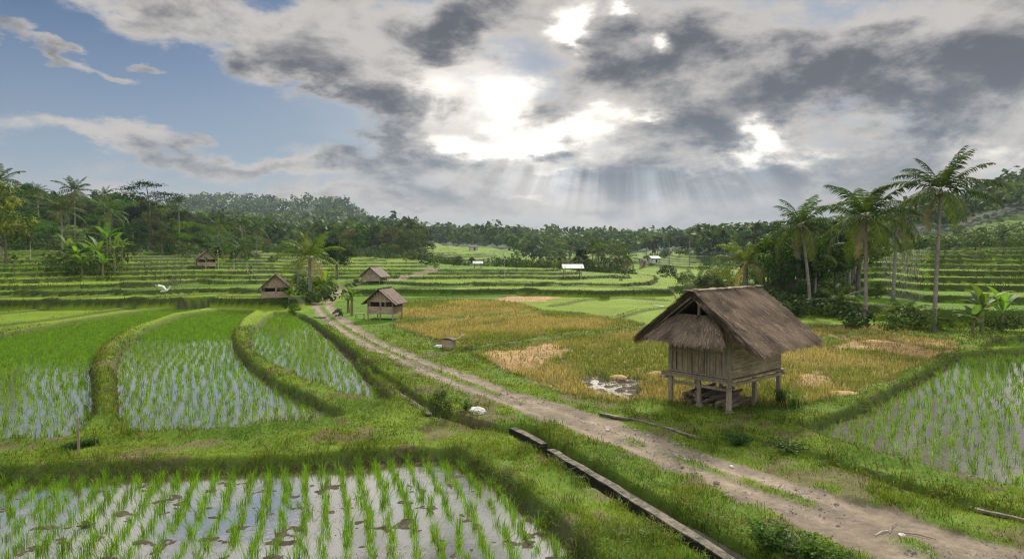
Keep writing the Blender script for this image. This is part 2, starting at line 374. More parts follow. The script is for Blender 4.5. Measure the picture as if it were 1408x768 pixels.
    d = dl(X_, Y_, PATH2, 3.0) + w0; m_ = (1 - sst(d, .9, 1.5))[..., None] * .85
    cn_ = cn_ * (1 - m_) + dirt * m_; gn = gn * (1 - m_[..., 0])
    for P, wd, dep in ((DITCH, .28, .4), (DITCH2, .46, .75), (DITCHR, .22, .3)):
        d = dl(X_, Y_, P, 2.0) + (w0 * .25 if P is not DITCH2 else w0 * .05)
        ins = 1 - sst(d, wd * .75, wd * 1.25)
        zn = zn * (1 - ins) + (-dep + w0 * .1) * ins
        cn_ = cn_ * (1 - ins[..., None]) + np.array([.045, .042, .022]) * ins[..., None]
        gn = gn * (1 - ins)
    z[near] = zn; col[near] = cn_; grass[near] = gn
    return z, col, grass, bank, ff
def gz(x, y):
    z = ground(np.array([x]), np.array([y]))[0]; return float(z[0])
# ------------------------------------------------------------------ mesh helpers
def mesh_np(name, V, F, col=None, smooth=False, uv=None):
    """V (n,3), F (m,k) array of faces with k corners"""
    me = bpy.data.meshes.new(name); V = np.asarray(V, np.float32); F = np.asarray(F, np.int32)
    me.vertices.add(len(V)); me.vertices.foreach_set('co', V.ravel())
    m, k = F.shape
    me.loops.add(m * k); me.loops.foreach_set('vertex_index', F.ravel())
    me.polygons.add(m); me.polygons.foreach_set('loop_start', np.arange(0, m * k, k, dtype=np.int32))
    try: me.polygons.foreach_set('loop_total', np.full(m, k, np.int32))
    except Exception: pass
    me.update(calc_edges=True)
    me.polygons.foreach_set('use_smooth', np.full(m, smooth, bool))
    if col is not None:
        a = me.color_attributes.new('col', 'FLOAT_COLOR', 'POINT')
        c = np.ones((len(V), 4), np.float32); c[:, :3] = col; a.data.foreach_set('color', c.ravel())
    return me
def add(name, me, mat=None, parent=None):
    o = bpy.data.objects.new(name, me); C.objects.link(o)
    if mat and me: 
        if not me.materials: me.materials.append(mat)
    if parent: o.parent = parent
    return o
def tag(o, label=None, cat=None, group=None, kind=None):
    if label: o['label'] = label
    if cat: o['category'] = cat
    if group: o['group'] = group
    if kind: o['kind'] = kind
    return o
def thing(name, loc, rz, label, cat, group=None):
    o = bpy.data.objects.new(name, None); C.objects.link(o); o.location = loc; o.rotation_euler = (0, 0, rz)
    o.empty_display_size = .2
    return tag(o, label, cat, group)
def copy_tree(o, parent=None):
    kids = [c for c in KIDS.get(o.name, [])]
    c = o.copy(); C.objects.link(c)
    if parent: c.parent = parent
    l = []
    for ch in kids: l.append(copy_tree(ch, c))
    KIDS[c.name] = l
    return c
KIDS = {}
def index_kids(root):
    KIDS[root.name] = list(root.children)
    for c in root.children: index_kids(c)
# ------------------------------------------------------------------ materials
def mat_new(name):
    m = bpy.data.materials.new(name); m.use_nodes = True; m.node_tree.nodes.clear(); return m, NX(m.node_tree)
def finish(m, x, sh): o = x.new('ShaderNodeOutputMaterial'); m.node_tree.links.new(sh, o.inputs[0]); return m
def princ(x, col, rough=.8, spec=.3, normal=None, sss=None):
    p = x.new('ShaderNodeBsdfPrincipled'); x.put(p.inputs['Base Color'], col); x.put(p.inputs['Roughness'], rough)
    p.inputs['Specular IOR Level'].default_value = spec
    if normal is not None: x.nt.links.new(normal, p.inputs['Normal'])
    return p
def bump(x, h, st=.4, dist=.05):
    b = x.new('ShaderNodeBump'); b.inputs['Strength'].default_value = st; b.inputs['Distance'].default_value = dist
    x.put(b.inputs['Height'], h); return b.outputs[0]
def mulcol(x, c, f):
    n = x.new('ShaderNodeMix', data_type='RGBA', blend_type='MULTIPLY'); n.inputs[0].default_value = 1
    x.put(n.inputs[6], c); x.put(n.inputs[7], f); return n.outputs[2]
def grey(x, f): 
    n = x.new('ShaderNodeCombineColor'); [x.put(n.inputs[i], f) for i in range(3)]; return n.outputs[0]
def mat_ground():
    m, x = mat_new('earth_and_fields')
    a = x.new('ShaderNodeAttribute', attribute_name='col'); g = x.new('ShaderNodeNewGeometry')
    n = x.noise(g.outputs['Position'], 6.0, 6, .65); n2 = x.noise(g.outputs['Position'], 38.0, 4, .7); n3 = x.noise(g.outputs['Position'], .9, 5, .6)
    f = 0.40 + n * .55 + n2 * .40 + n3 * .25
    c = mulcol(x, a.outputs['Color'], grey(x, f))
    p = princ(x, c, .92, .15, bump(x, n + n2 * .6, .7, .06)); return finish(m, x, p.outputs[0])
def mat_leaf(name, col=None, trans=.45, var=.25, rough=.6, attr=False, spec=.25):
    """leaf or blade: diffuse plus light passing through; colour varies from thing to thing"""
    m, x = mat_new(name)
    if attr: c = x.new('ShaderNodeAttribute', attribute_name='col').outputs['Color']
    else: c = tuple(col) + (1,)
    oi = x.new('ShaderNodeObjectInfo'); g = x.new('ShaderNodeNewGeometry')
    hs = x.new('ShaderNodeHueSaturation'); r = E(x, oi.outputs['Random'])
    x.put(hs.inputs['Hue'], 0.5 + (r - 0.5) * (var * .16)); x.put(hs.inputs['Value'], 1.0 + (x.m('FRACT', r * 7.31) - 0.5) * var * 2.0)
    x.put(hs.inputs['Saturation'], 1.0 + (x.m('FRACT', r * 3.7) - .5) * var * 1.2)
    x.put(hs.inputs['Color'], c)
    n = x.noise(g.outputs['Position'], 1.7, 3, .6)
    cc = mulcol(x, hs.outputs[0], grey(x, .62 + n * .76))
    p = princ(x, cc, rough, spec)
    t = x.new('ShaderNodeBsdfTranslucent'); 
    tcn = mulcol(x, cc, (1.25, 1.2, .6, 1)); m.node_tree.links.new(tcn, t.inputs[0])
    mx = x.new('ShaderNodeMixShader'); mx.inputs[0].default_value = trans
    m.node_tree.links.new(p.outputs[0], mx.inputs[1]); m.node_tree.links.new(t.outputs[0], mx.inputs[2])
    return finish(m, x, mx.outputs[0])
def mat_wood(name, c1, c2, scale=3.0, axis=(1, 1, 12), rough=.85):
    m, x = mat_new(name); tcn = x.new('ShaderNodeTexCoord'); mp = x.new('ShaderNodeMapping')
    mp.inputs['Scale'].default_value = axis; m.node_tree.links.new(tcn.outputs['Object'], mp.inputs[0])
    n = x.noise(mp.outputs[0], scale, 6, .6); n2 = x.noise(tcn.outputs['Object'], 1.4, 3, .6)
    n3 = x.noise(mp.outputs[0], scale * 4, 4, .6)
    f = x.sstep(n * .7 + n2 * .45, .34, .80)
    c = x.mix(f, tuple(c1) + (1,), tuple(c2) + (1,)); c = mulcol(x, c, grey(x, .55 + n3 * .85))
    p = princ(x, c, rough, .2, bump(x, n + n3 * .5, .5, .01)); return finish(m, x, p.outputs[0])
def mat_noise(name, c1, c2, scale=4, rough=.9, b=.4, bd=.03, spec=.25):
    m, x = mat_new(name); tcn = x.new('ShaderNodeTexCoord')
    n = x.noise(tcn.outputs['Object'], scale, 6, .65); n2 = x.noise(tcn.outputs['Object'], scale * 5, 4, .65)
    c = x.mix(x.sstep(n * .75 + n2 * .3, .32, .72), tuple(c1) + (1,), tuple(c2) + (1,))
    p = princ(x, c, rough, spec, bump(x, n + n2 * .5, b, bd)); return finish(m, x, p.outputs[0])
def mat_water():
    m, x = mat_new('paddy_water'); g = x.new('ShaderNodeNewGeometry')
    n = x.noise(g.outputs['Position'], 2.6, 3, .5); n2 = x.noise(g.outputs['Position'], 1.1, 5, .6)
    nm = bump(x, n, .10, .03)
    gl = x.new('ShaderNodeBsdfGlossy'); gl.inputs['Roughness'].default_value = .10; gl.inputs['Color'].default_value = (1, .97, .91, 1)
    m.node_tree.links.new(nm, gl.inputs['Normal'])
    df = x.new('ShaderNodeBsdfDiffuse'); x.put(df.inputs[0], x.mix(n2, (.10, .088, .066, 1), (.19, .165, .125, 1)))
    mx = x.new('ShaderNodeMixShader'); fr = x.new('ShaderNodeFresnel'); fr.inputs['IOR'].default_value = 1.9
    m.node_tree.links.new(nm, fr.inputs['Normal'])
    x.put(mx.inputs[0], x.m('MINIMUM', E(x, fr.outputs[0]) * 1.5 + .14, .98))
    m.node_tree.links.new(df.outputs[0], mx.inputs[1]); m.node_tree.links.new(gl.outputs[0], mx.inputs[2])
    return finish(m, x, mx.outputs[0])
M = dict(
 ground=mat_ground(), water=mat_water(),
 grass=mat_leaf('grass_blades', attr=True, trans=.45, var=.0),
 crown=mat_leaf('tree_leaves', attr=True, trans=.30, var=.50, spec=.06),
 far=mat_leaf('distant_leaves', attr=True, trans=.25, var=.0, spec=.04),
 palm=mat_leaf('palm_leaves', attr=True, trans=.35, var=.22, rough=.65, spec=.2),
 banana=mat_leaf('banana_leaves', attr=True, trans=.5, var=.2, rough=.6, spec=.2),
 bark=mat_wood('bark', (.10, .085, .065), (.25, .22, .18), 3.0, (1, 1, .4)),
 palmbark=mat_wood('palm_bark', (.13, .11, .09), (.34, .31, .27), 4.0, (.4, .4, 6)),
 plank=mat_wood('weathered_planks', (.19, .135, .095), (.47, .355, .25), 2.2, (5, 5, .6)),
 plankh=mat_wood('weathered_boards', (.22, .16, .11), (.52, .40, .285), 2.2, (.7, .7, 6)),
 beam=mat_wood('weathered_posts', (.17, .135, .10), (.40, .335, .26), 3.0, (4, 4, .8)),
 thatch=mat_wood('thatch', (.085, .060, .042), (.27, .20, .145), 5.0, (1, 1, 1)),
 tin=mat_noise('rusty_roof', (.055, .032, .024), (.16, .10, .075), 3, .8),
 tile=mat_noise('grey_brown_roof', (.11, .085, .065), (.24, .20, .165), 5, .85),
 greytin=mat_noise('grey_tin', (.22, .22, .21), (.50, .50, .48), 2, .6, .1),
 white=mat_noise('pale_sheet', (.42, .42, .41), (.66, .66, .64), 2, .6, .1),
 concrete=mat_noise('mossy_concrete', (.045, .045, .028), (.23, .195, .15), 5, .9, .7, .03),
 ditch_shade=None,
 rock=mat_noise('grey_rock', (.09, .08, .065), (.27, .245, .21), 6, .9, .8, .05),
 paler=mat_noise('pale_rock', (.42, .40, .34), (.78, .76, .70), 6, .85, .8, .05),
 dark=mat_noise('dark_inside', (.012, .010, .008), (.03, .025, .02), 3, .95),
 log=mat_wood('firewood', (.11, .085, .062), (.30, .24, .18), 4.0, (.8, 5, 5)),
 straw=mat_noise('straw', (.30, .20, .07), (.58, .42, .19), 9, .9, .9, .05),
 feather=mat_noise('white_feathers', (.75, .75, .73), (.9, .9, .88), 8, .8, .2),
 coconut=mat_noise('coconuts', (.12, .09, .03), (.22, .17, .05), 4, .6),
)

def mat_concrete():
    m, x = mat_new('shade_painted_concrete'); g = x.new('ShaderNodeNewGeometry'); sp = x.new('ShaderNodeSeparateXYZ'); m.node_tree.links.new(g.outputs['Position'], sp.inputs[0])
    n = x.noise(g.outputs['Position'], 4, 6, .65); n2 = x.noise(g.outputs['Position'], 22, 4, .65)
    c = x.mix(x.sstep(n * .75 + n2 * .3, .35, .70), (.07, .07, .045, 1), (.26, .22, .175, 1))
    c = x.mix(x.sstep(E(x, sp.outputs[2]) + (n - .5) * .10, .05, -.02), c, (.018, .020, .012, 1))  # low part coloured near black to paint the ditch's shade
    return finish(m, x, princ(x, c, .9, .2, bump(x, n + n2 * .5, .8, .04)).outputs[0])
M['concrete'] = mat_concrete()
# ------------------------------------------------------------------ the ground sheet
import time as _t; _T0 = _t.time()
ang = np.concatenate([np.linspace(-180, -48, 40, endpoint=False), np.linspace(-48, 48, 900, endpoint=False), np.linspace(48, 180, 40, endpoint=False)])
ang = np.radians(ang)
rad = np.concatenate([np.linspace(.5, 8.5, 8), np.geomspace(9, 60, 620, endpoint=False), np.geomspace(60, 300, 430, endpoint=False), np.geomspace(300, 4200, 90)])
AA, RR_ = np.meshgrid(ang, rad); gx = (np.sin(AA) * RR_); gy = (np.cos(AA) * RR_)
nr, na = gx.shape
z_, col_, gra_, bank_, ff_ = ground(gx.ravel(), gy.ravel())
V = np.stack([gx.ravel(), gy.ravel(), z_], -1)
ii = np.arange(nr * na).reshape(nr, na)
a_ = ii[:-1, :]; b_ = np.roll(ii, -1, 1)[:-1, :]; c_ = np.roll(ii, -1, 1)[1:, :]; d_ = ii[1:, :]
F = np.stack([a_.ravel(), d_.ravel(), c_.ravel(), b_.ravel()], -1)
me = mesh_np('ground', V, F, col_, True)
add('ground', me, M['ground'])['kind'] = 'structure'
print('ground', _t.time() - _T0)
# water sheets
for nm, P in PADDY.items():
    zc = -.075 if nm == 'M' else WZ
    c = P.mean(0)
    bm = bmesh.new(); vs_ = [bm.verts.new((p[0] + (p[0] - c[0]) * .0, p[1], zc)) for p in P]
    # widen a little so the sheet always runs into its bank
    f = bm.faces.new(vs_); bmesh.ops.triangulate(bm, faces=[f])
    me = bpy.data.meshes.new('paddy_water'); bm.to_mesh(me); bm.free()
    o = add('paddy_water', me, M['water']); o['kind'] = 'structure'
# ------------------------------------------------------------------ blades, tufts and small growth
def blades(P, h, w, az, lean, col, seg=2, twist=None):
    """P (n,3) roots; returns V, F(tri), colour per vertex"""
    n = len(P); d = np.stack([np.cos(az), np.sin(az), np.zeros(n)], -1)
    tw = az + (RNG.uniform(-1.2, 1.2, n) + math.pi / 2 if twist is None else twist)
    s = np.stack([np.cos(tw), np.sin(tw), np.zeros(n)], -1) * (w / 2)[:, None]
    up = np.array([0, 0, 1.0])
    hh = h[:, None]; ln = (lean * h)[:, None]
    if seg == 1:
        V = np.stack([P - s, P + s, P + up * hh * np.sqrt(np.clip(1 - (lean * .8) ** 2, .1, 1))[:, None] + d * ln], 1).reshape(-1, 3)
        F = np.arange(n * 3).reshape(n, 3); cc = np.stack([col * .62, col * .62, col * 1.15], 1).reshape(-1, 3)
        return V, F, cc
    m = P + up * hh * .62 + d * ln * .28
    t = P + up * hh * (1 - .35 * lean ** 2)[:, None] + d * ln
    V = np.stack([P - s * .7, P + s * .7, m + s, m - s, t], 1).reshape(-1, 3)
    b = (np.arange(n) * 5)[:, None]
    F = np.concatenate([b + np.array([[0, 1, 2]]), b + np.array([[0, 2, 3]]), b + np.array([[3, 2, 4]])], 0)
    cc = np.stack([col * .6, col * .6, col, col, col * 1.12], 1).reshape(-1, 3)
    return V, F, cc
def join(L):
    V = []; F = []; Cc = []; o = 0
    for v, f, c in L:
        V.append(v); F.append(f + o); Cc.append(c); o += len(v)
    return np.concatenate(V), np.concatenate(F), np.concatenate(Cc)
def scatter(n, r0, r1, a0=-46, a1=46):
    a = np.radians(RNG.uniform(a0, a1, n)); r = np.exp(RNG.uniform(math.log(r0), math.log(r1), n))
    return np.sin(a) * r, np.cos(a) * r, r
# --- grass over the banks, verges and terraces
x, y, r = scatter(900000, 9.0, 125)
z, c, g, bk, ff = ground(x, y)
dd = np.minimum(dl(x, y, DITCH, 1.2), dl(x, y, DITCH2, 1.2)); dd = np.minimum(dd, dl(x, y, DITCHR, 1.2))
thin = sst(fbm(x * .8, y * .8, 3, 91), .25, .5) * .75 + .25
keep = RNG.random(len(x)) < g * thin
x, y, r, z, c, bk, dd = (q[keep] for q in (x, y, r, z, c, bk, dd)); n = len(x)
pat = fbm(x * .7, y * .7, 3, 55); pt2 = fbm(x * 2.6, y * 2.6, 2, 56)
h = (.030 + .0017 * r + .12 * sst(pat, .5, .8) * pt2 * 1.6 + .06 * pt2 * pt2) * (1 + .7 * np.exp(-(dd / .5) ** 2)) * RNG.uniform(.5, 1.25, n)
h *= np.where(y > 50, .45 + .5 * bk, 1)
w = .0011 * r * RNG.uniform(.6, 1.3, n)
cc = c * (RNG.uniform(.5, 1.55, n) * (.72 + .6 * fbm(x * 1.9, y * 1.9, 3, 61)))[:, None] * np.array([1.18, 1.14, .9])
dry = RNG.random(n) < .12 + .10 * (fbm(x / 2, y / 2, 2, 99) > .6)
cc[dry] = np.array([.24, .19, .07]) * RNG.uniform(.6, 1.2, dry.sum())[:, None]
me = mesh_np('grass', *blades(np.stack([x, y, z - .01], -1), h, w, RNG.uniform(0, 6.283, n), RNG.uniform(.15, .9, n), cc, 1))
tag(add('grass', me, M['grass']), 'short green grass covering the earth banks, verges and terrace edges', 'grass', kind='stuff')
print('grass', n)
# long uncut grass along the edges of the banks
x, y, r = scatter(330000, 9.0, 60)
de = np.full(len(x), 9.0)
for nm, P in PADDY.items():
    if nm != 'M': de = np.minimum(de, np.abs(sd(x, y, P, 1.2) - .12))
de = np.minimum(de, np.minimum(np.abs(dl(x, y, DITCH, 1.2) - .32), np.abs(dl(x, y, DITCH2, 1.2) - .5))); de = np.minimum(de, np.abs(dl(x, y, DITCHR, 1.2) - .25))
cl = fbm(x * 1.5, y * 1.5, 3, 201); keep = RNG.random(len(x)) < np.clip(np.exp(-(de / .22) ** 2) * sst(cl, .35, .6) + .5 * sst(cl, .62, .74), 0, 1)
x, y, r, de = x[keep], y[keep], r[keep], de[keep]; z, c, g, bk, ff = ground(x, y); k = g > .35; x, y, r, z, de, g = x[k], y[k], r[k], z[k], de[k], g[k]; n = len(x)
cc = np.stack([RNG.uniform(.06, .17, n), RNG.uniform(.12, .21, n), RNG.uniform(.005, .02, n)], -1) * (.6 + .7 * fbm(x * 2, y * 2, 2, 7))[:, None]
me = mesh_np('tall_grass', *blades(np.stack([x, y, z - .01], -1), RNG.uniform(.10, .30, n) * (.8 + .6 * cl[keep][k]), .0009 * r * RNG.uniform(.6, 1.2, n), RNG.uniform(0, 6.283, n), RNG.uniform(.4, 1.15, n), cc, 2))
tag(add('tall_grass', me, M['grass']), 'longer uncut grass hanging over the edges of the banks and the ditch', 'grass', kind='stuff'); print('tall grass', n)
# --- broad-leaved weeds in the verges
x, y, r = scatter(70000, 9.5, 45)
z, c, g, bk, ff = ground(x, y); patch = fbm(x * .55, y * .55, 3, 123)
dd = np.minimum(dl(x, y, DITCH, 1.5), dl(x, y, DITCH2, 1.5))
keep = (g > .8) & (RNG.random(len(x)) < sst(patch + .25 * np.exp(-dd / .5), .56, .72)); x, y, r, z = x[keep], y[keep], r[keep], z[keep]; n = len(x)
def leafquads(P, size, col, flat=.6):
    n = len(P); nrm = RNG.normal(size=(n, 3)); nrm[:, 2] = np.abs(nrm[:, 2]) + flat; nrm /= np.linalg.norm(nrm, axis=1)[:, None]
    a = np.cross(nrm, RNG.normal(size=(n, 3))); a /= np.linalg.norm(a, axis=1)[:, None]; b = np.cross(nrm, a)
    a = a * (size / 2)[:, None]; b = b * (size * .27)[:, None]
    V = np.stack([P - a, P + b - a * .15, P + a, P - b - a * .15], 1).reshape(-1, 3); F = np.arange(n * 4).reshape(n, 4)
    return V, F, np.repeat(col, 4, 0)
cc = np.stack([RNG.uniform(.045, .10, n), RNG.uniform(.12, .19, n), RNG.uniform(.012, .03, n)], -1)
me = mesh_np('weeds', *leafquads(np.stack([x, y, z + RNG.uniform(.02, .16, n)], -1), .035 + .0022 * r, cc))
tag(add('weeds', me, M['grass']), 'low broad-leaved weeds spreading over the grassy banks', 'weeds', kind='stuff')
# --- golden stubble and ripe rice
x, y, r = scatter(420000, 17, 110, -14, 42)
ing = np.zeros(len(x), bool)
for P in GOLD.values(): ing |= sd(x, y, P, 1) < .0 + (fbm(x, y, 2, 5) - .5) * .5
for P in STRAW: ing &= ~((sd(x, y, P, 5) + (fbm(x / 1.7, y / 2.6, 3, 83) - .5) * 4.5 + .0 < -.3) & (RNG.random(len(x)) < .86))
ing &= sd(x, y, PADDY['M'], 1) > .1
for P in DIKES: ing &= dl(x, y, P, 1.2) > .5
rowp = np.abs(((x * .94 + y * .35) / .34 + fbm(x / 3, y / 3, 2, 71) * 1.5) % 1 - .5)
ing &= (rowp < .30) | (y > 42)
x, y, r = x[ing], y[ing], r[ing]; n = len(x); z, c, *_ = ground(x, y)
gm_ = fbm(x / 4.5, y / 4.5, 3, 33); f2 = fbm(x * 1.1, y * 1.1, 3, 34)
gold = np.stack([.31 + .20 * f2, .265 + .15 * f2, .115 + 0.06 * f2], -1); grn = np.stack([.13 + 0 * f2, .18 + .05 * f2, .02 + 0 * f2], -1)
mixf = (sst(gm_, .38, .64) * .75 + .12 * (RNG.random(n) < .5))[:, None]
cc = (gold * (1 - mixf) + grn * mixf) * RNG.uniform(.55, 1.3, n)[:, None]
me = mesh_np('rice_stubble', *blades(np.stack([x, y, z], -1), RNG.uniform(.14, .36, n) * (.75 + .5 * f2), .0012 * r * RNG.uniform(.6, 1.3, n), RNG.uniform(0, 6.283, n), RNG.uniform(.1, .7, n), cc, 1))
tag(add('rice_stubble', me, M['grass']), 'golden ripe rice and cut stubble filling the drained fields', 'rice stubble', kind='stuff')
# --- loose straw lying where it was threshed
x, y, r = scatter(160000, 18, 105, -8, 42)
ins = np.zeros(len(x), bool)
for P in STRAW: ins |= sd(x, y, P, 5) + (fbm(x / 1.7, y / 2.6, 3, 83) - .5) * 4.5 + .0 < .1
ins |= (sd(x, y, GOLD['G1'], 1) < -.2) & (RNG.random(len(x)) < .06)
x, y, r = x[ins], y[ins], r[ins]; n = len(x); z, *_ = ground(x, y)
cc = np.array([.46, .31, .15]) * RNG.uniform(.55, 1.25, n)[:, None]
me = mesh_np('loose_straw', *blades(np.stack([x, y, z + .02], -1), np.full(n, .16), .0009 * r, RNG.uniform(0, 6.283, n), RNG.uniform(1.0, 1.6, n), cc, 1))
tag(add('loose_straw', me, M['grass']), 'orange straw scattered over the cut rice fields', 'straw', kind='stuff')
# --- rice set out in rows
def tuft(nb, hgt, spread, rr, wid):
    P = np.stack([rr.normal(0, spread, nb), rr.normal(0, spread, nb), np.full(nb, -.06)], -1)
    az = np.arctan2(P[:, 1], P[:, 0]) + rr.uniform(-.5, .5, nb)
    base_ = np.array([.105, .235, .008]); cc = base_ * rr.uniform(.6, 1.35, nb)[:, None] + np.array([.05, .03, 0]) * (rr.random(nb) < .3)[:, None]
    return blades(P, hgt * rr.uniform(.55, 1.1, nb), wid * rr.uniform(.7, 1.2, nb), az, rr.uniform(.12, .62, nb), cc, 2)
def rows(P, tan, s1, s2, skip=.05, jit=.05, y1=1e9):
    th = math.atan(tan); d = np.array([math.sin(th), math.cos(th)]); e = np.array([d[1], -d[0]])
    U = P @ e; W_ = P @ d
    u = np.arange(U.min(), U.max(), s1); w_ = np.arange(W_.min(), W_.max(), s2)
    uu, ww = np.meshgrid(u, w_); uu = uu + .14 * np.sin(ww * .45 + 1) + RNG.normal(0, jit, uu.shape); ww = ww + RNG.normal(0, jit * 1.3, ww.shape)
    q = (uu.ravel()[:, None] * e + ww.ravel()[:, None] * d)
    k = (sd(q[:, 0], q[:, 1], P, 1) < -.04) & (RNG.random(len(q)) > skip) & (q[:, 1] < y1) & (q[:, 1] > 8) & (np.abs(q[:, 0] / q[:, 1]) < 1.15)
    return q[k]
rs = np.random.default_rng(5)
near_t = [tuft(30, .40, .030, rs, .011) for _ in range(7)]
mid_t = [tuft(10, .38, .030, rs, .018) for _ in range(8)]
pa = rows(PADDY['A'], -.26, .44, .27, .06, .045)
vis = (np.abs(pa[:, 0] / pa[:, 1] ) < .80) & (pa[:, 1] > 11.6)
order = np.argsort(np.where(vis, pa[:, 1], 1e3)); pa = pa[order]
print('foreground tufts', len(pa), vis.sum())
tm = [mesh_np('rice_tuft', *t) for t in near_t]
for m_ in tm: m_.materials.append(M['grass'])
for i in range(300):
    o = add('rice_plant', tm[i % 7]); o.location = (pa[i, 0], pa[i, 1], -.27); o.rotation_euler = (0, 0, random.uniform(0, 6.28)); s_ = random.uniform(.72, 1.18); o.scale = (s_, s_, s_ * random.uniform(.85, 1.15))
    tag(o, 'young rice plant, one of the green tufts standing in muddy water beside the concrete ditch', 'rice plant', 'rice plants in rows in the muddy paddy by the ditch')
def place_tufts(pts, T, zz, sc_=(.75, 1.15), tint=None):
    out = []
    for i, (px, py) in enumerate(pts):
        v, f, c = T[i % len(T)]; a = random.uniform(0, 6.28); s_ = random.uniform(*sc_)
        ca, sa_ = math.cos(a) * s_, math.sin(a) * s_
        out.append((np.stack([v[:, 0] * ca - v[:, 1] * sa_ + px, v[:, 0] * sa_ + v[:, 1] * ca + py, v[:, 2] * s_ + zz], -1), f, c * random.uniform(.75, 1.2)))
    return out
parts = place_tufts(pa[300:], near_t, -.27)
for nm, tan, s1, s2 in (('L1', -.69, .39, .21), ('L2', -.43, .39, .19), ('L3', -.28, .38, .20), ('R', .60, .40, .30), ('R2', .65, .4, .3)):
    P = PADDY[nm]; q = rows(P, tan, s1, s2, .07, .075)
    parts += place_tufts(q, mid_t, -.29, (.7, 1.15) if nm[0] == 'L' else (.75, 1.3))
    # the rice closes up towards the back of the fields on this side of the valley
    if nm[0] == 'L':
        lim = {'L1': 31, 'L2': 43, 'L3': 54}[nm]
        q = rows(P, tan, .22, .20, .0, .08); q = q[RNG.random(len(q)) < sst(q[:, 1] + (fbm(q[:, 0] / 3, q[:, 1] / 3, 2, 4) - .5) * 14, lim - 3, lim + 5)]
        parts += place_tufts(q, mid_t, -.27, (.65, 1.0))
    print(nm, len(q))
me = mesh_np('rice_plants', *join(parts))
tag(add('rice_plants', me, M['grass']), 'thousands of further green rice plants standing in rows in the flooded fields', 'rice', kind='stuff')
x, y, r = scatter(14000, 10.5, 20, -46, 12)
k = (sd(x, y, PADDY['A'], 1) < -.1) & (RNG.random(len(x)) < sst(fbm(x * .8, y * .8, 3, 301), .45, .7)); x, y, r = x[k], y[k], r[k]; n = len(x)
cc = np.array([.20, .15, .085]) * RNG.uniform(.4, 1.3, n)[:, None]
me = mesh_np('floating_straw', *blades(np.stack([x, y, np.full(n, WZ + .008)], -1), np.full(n, .14) * RNG.uniform(.4, 1.5, n), np.full(n, .009), RNG.uniform(0, 6.283, n), RNG.uniform(1.2, 1.25, n), cc, 1)); v_ = me.vertices
co = np.empty(len(v_) * 3, np.float32); v_.foreach_get('co', co); co = co.reshape(-1, 3); co[:, 2] = WZ + .006 + (co[:, 2] - WZ) * .06; v_.foreach_set('co', co.ravel())
tag(add('floating_straw', me, M['grass']), 'rotting bits of straw floating on the water of the muddy paddy', 'straw', kind='stuff')
# --- pebbles on the track
x, y, r = scatter(60000, 9.5, 55, -25, 44)
k = (sd(x, y, ROAD, 1) < .1) & (RNG.random(len(x)) < sst(fbm(x * .9, y * .9, 2, 17), .35, .7)); x, y, r = x[k], y[k], r[k]; n = len(x); z, *_ = ground(x, y)
oc = np.array([[1, 0, 0], [0, 1, 0], [-1, 0, 0], [0, -1, 0], [0, 0, .7], [0, 0, -.7]]); of = np.array([[0, 1, 4], [1, 2, 4], [2, 3, 4], [3, 0, 4], [1, 0, 5], [2, 1, 5], [3, 2, 5], [0, 3, 5]])
s_ = np.minimum(RNG.lognormal(-4.05, .6, n) * (.7 + r / 40), .07)
V = (oc[None] * RNG.uniform(.6, 1.3, (n, 6, 3)) * s_[:, None, None] + np.stack([x, y, z], -1)[:, None, :]).reshape(-1, 3)
F = (of[None] + (np.arange(n) * 6)[:, None, None]).reshape(-1, 3)
cc = np.repeat(np.array([.27, .245, .21]) * RNG.uniform(.5, 1.5, n)[:, None], 6, 0)
m, X2 = mat_new('pebbles'); at_ = X2.new('ShaderNodeAttribute', attribute_name='col'); finish(m, X2, princ(X2, at_.outputs['Color'], .9).outputs[0])
M['attr'] = m
tag(add('gravel', mesh_np('gravel', V, F, cc), m), 'small stones and clods strewn along the dirt track', 'gravel', kind='stuff')
print('d', _t.time() - _T0)
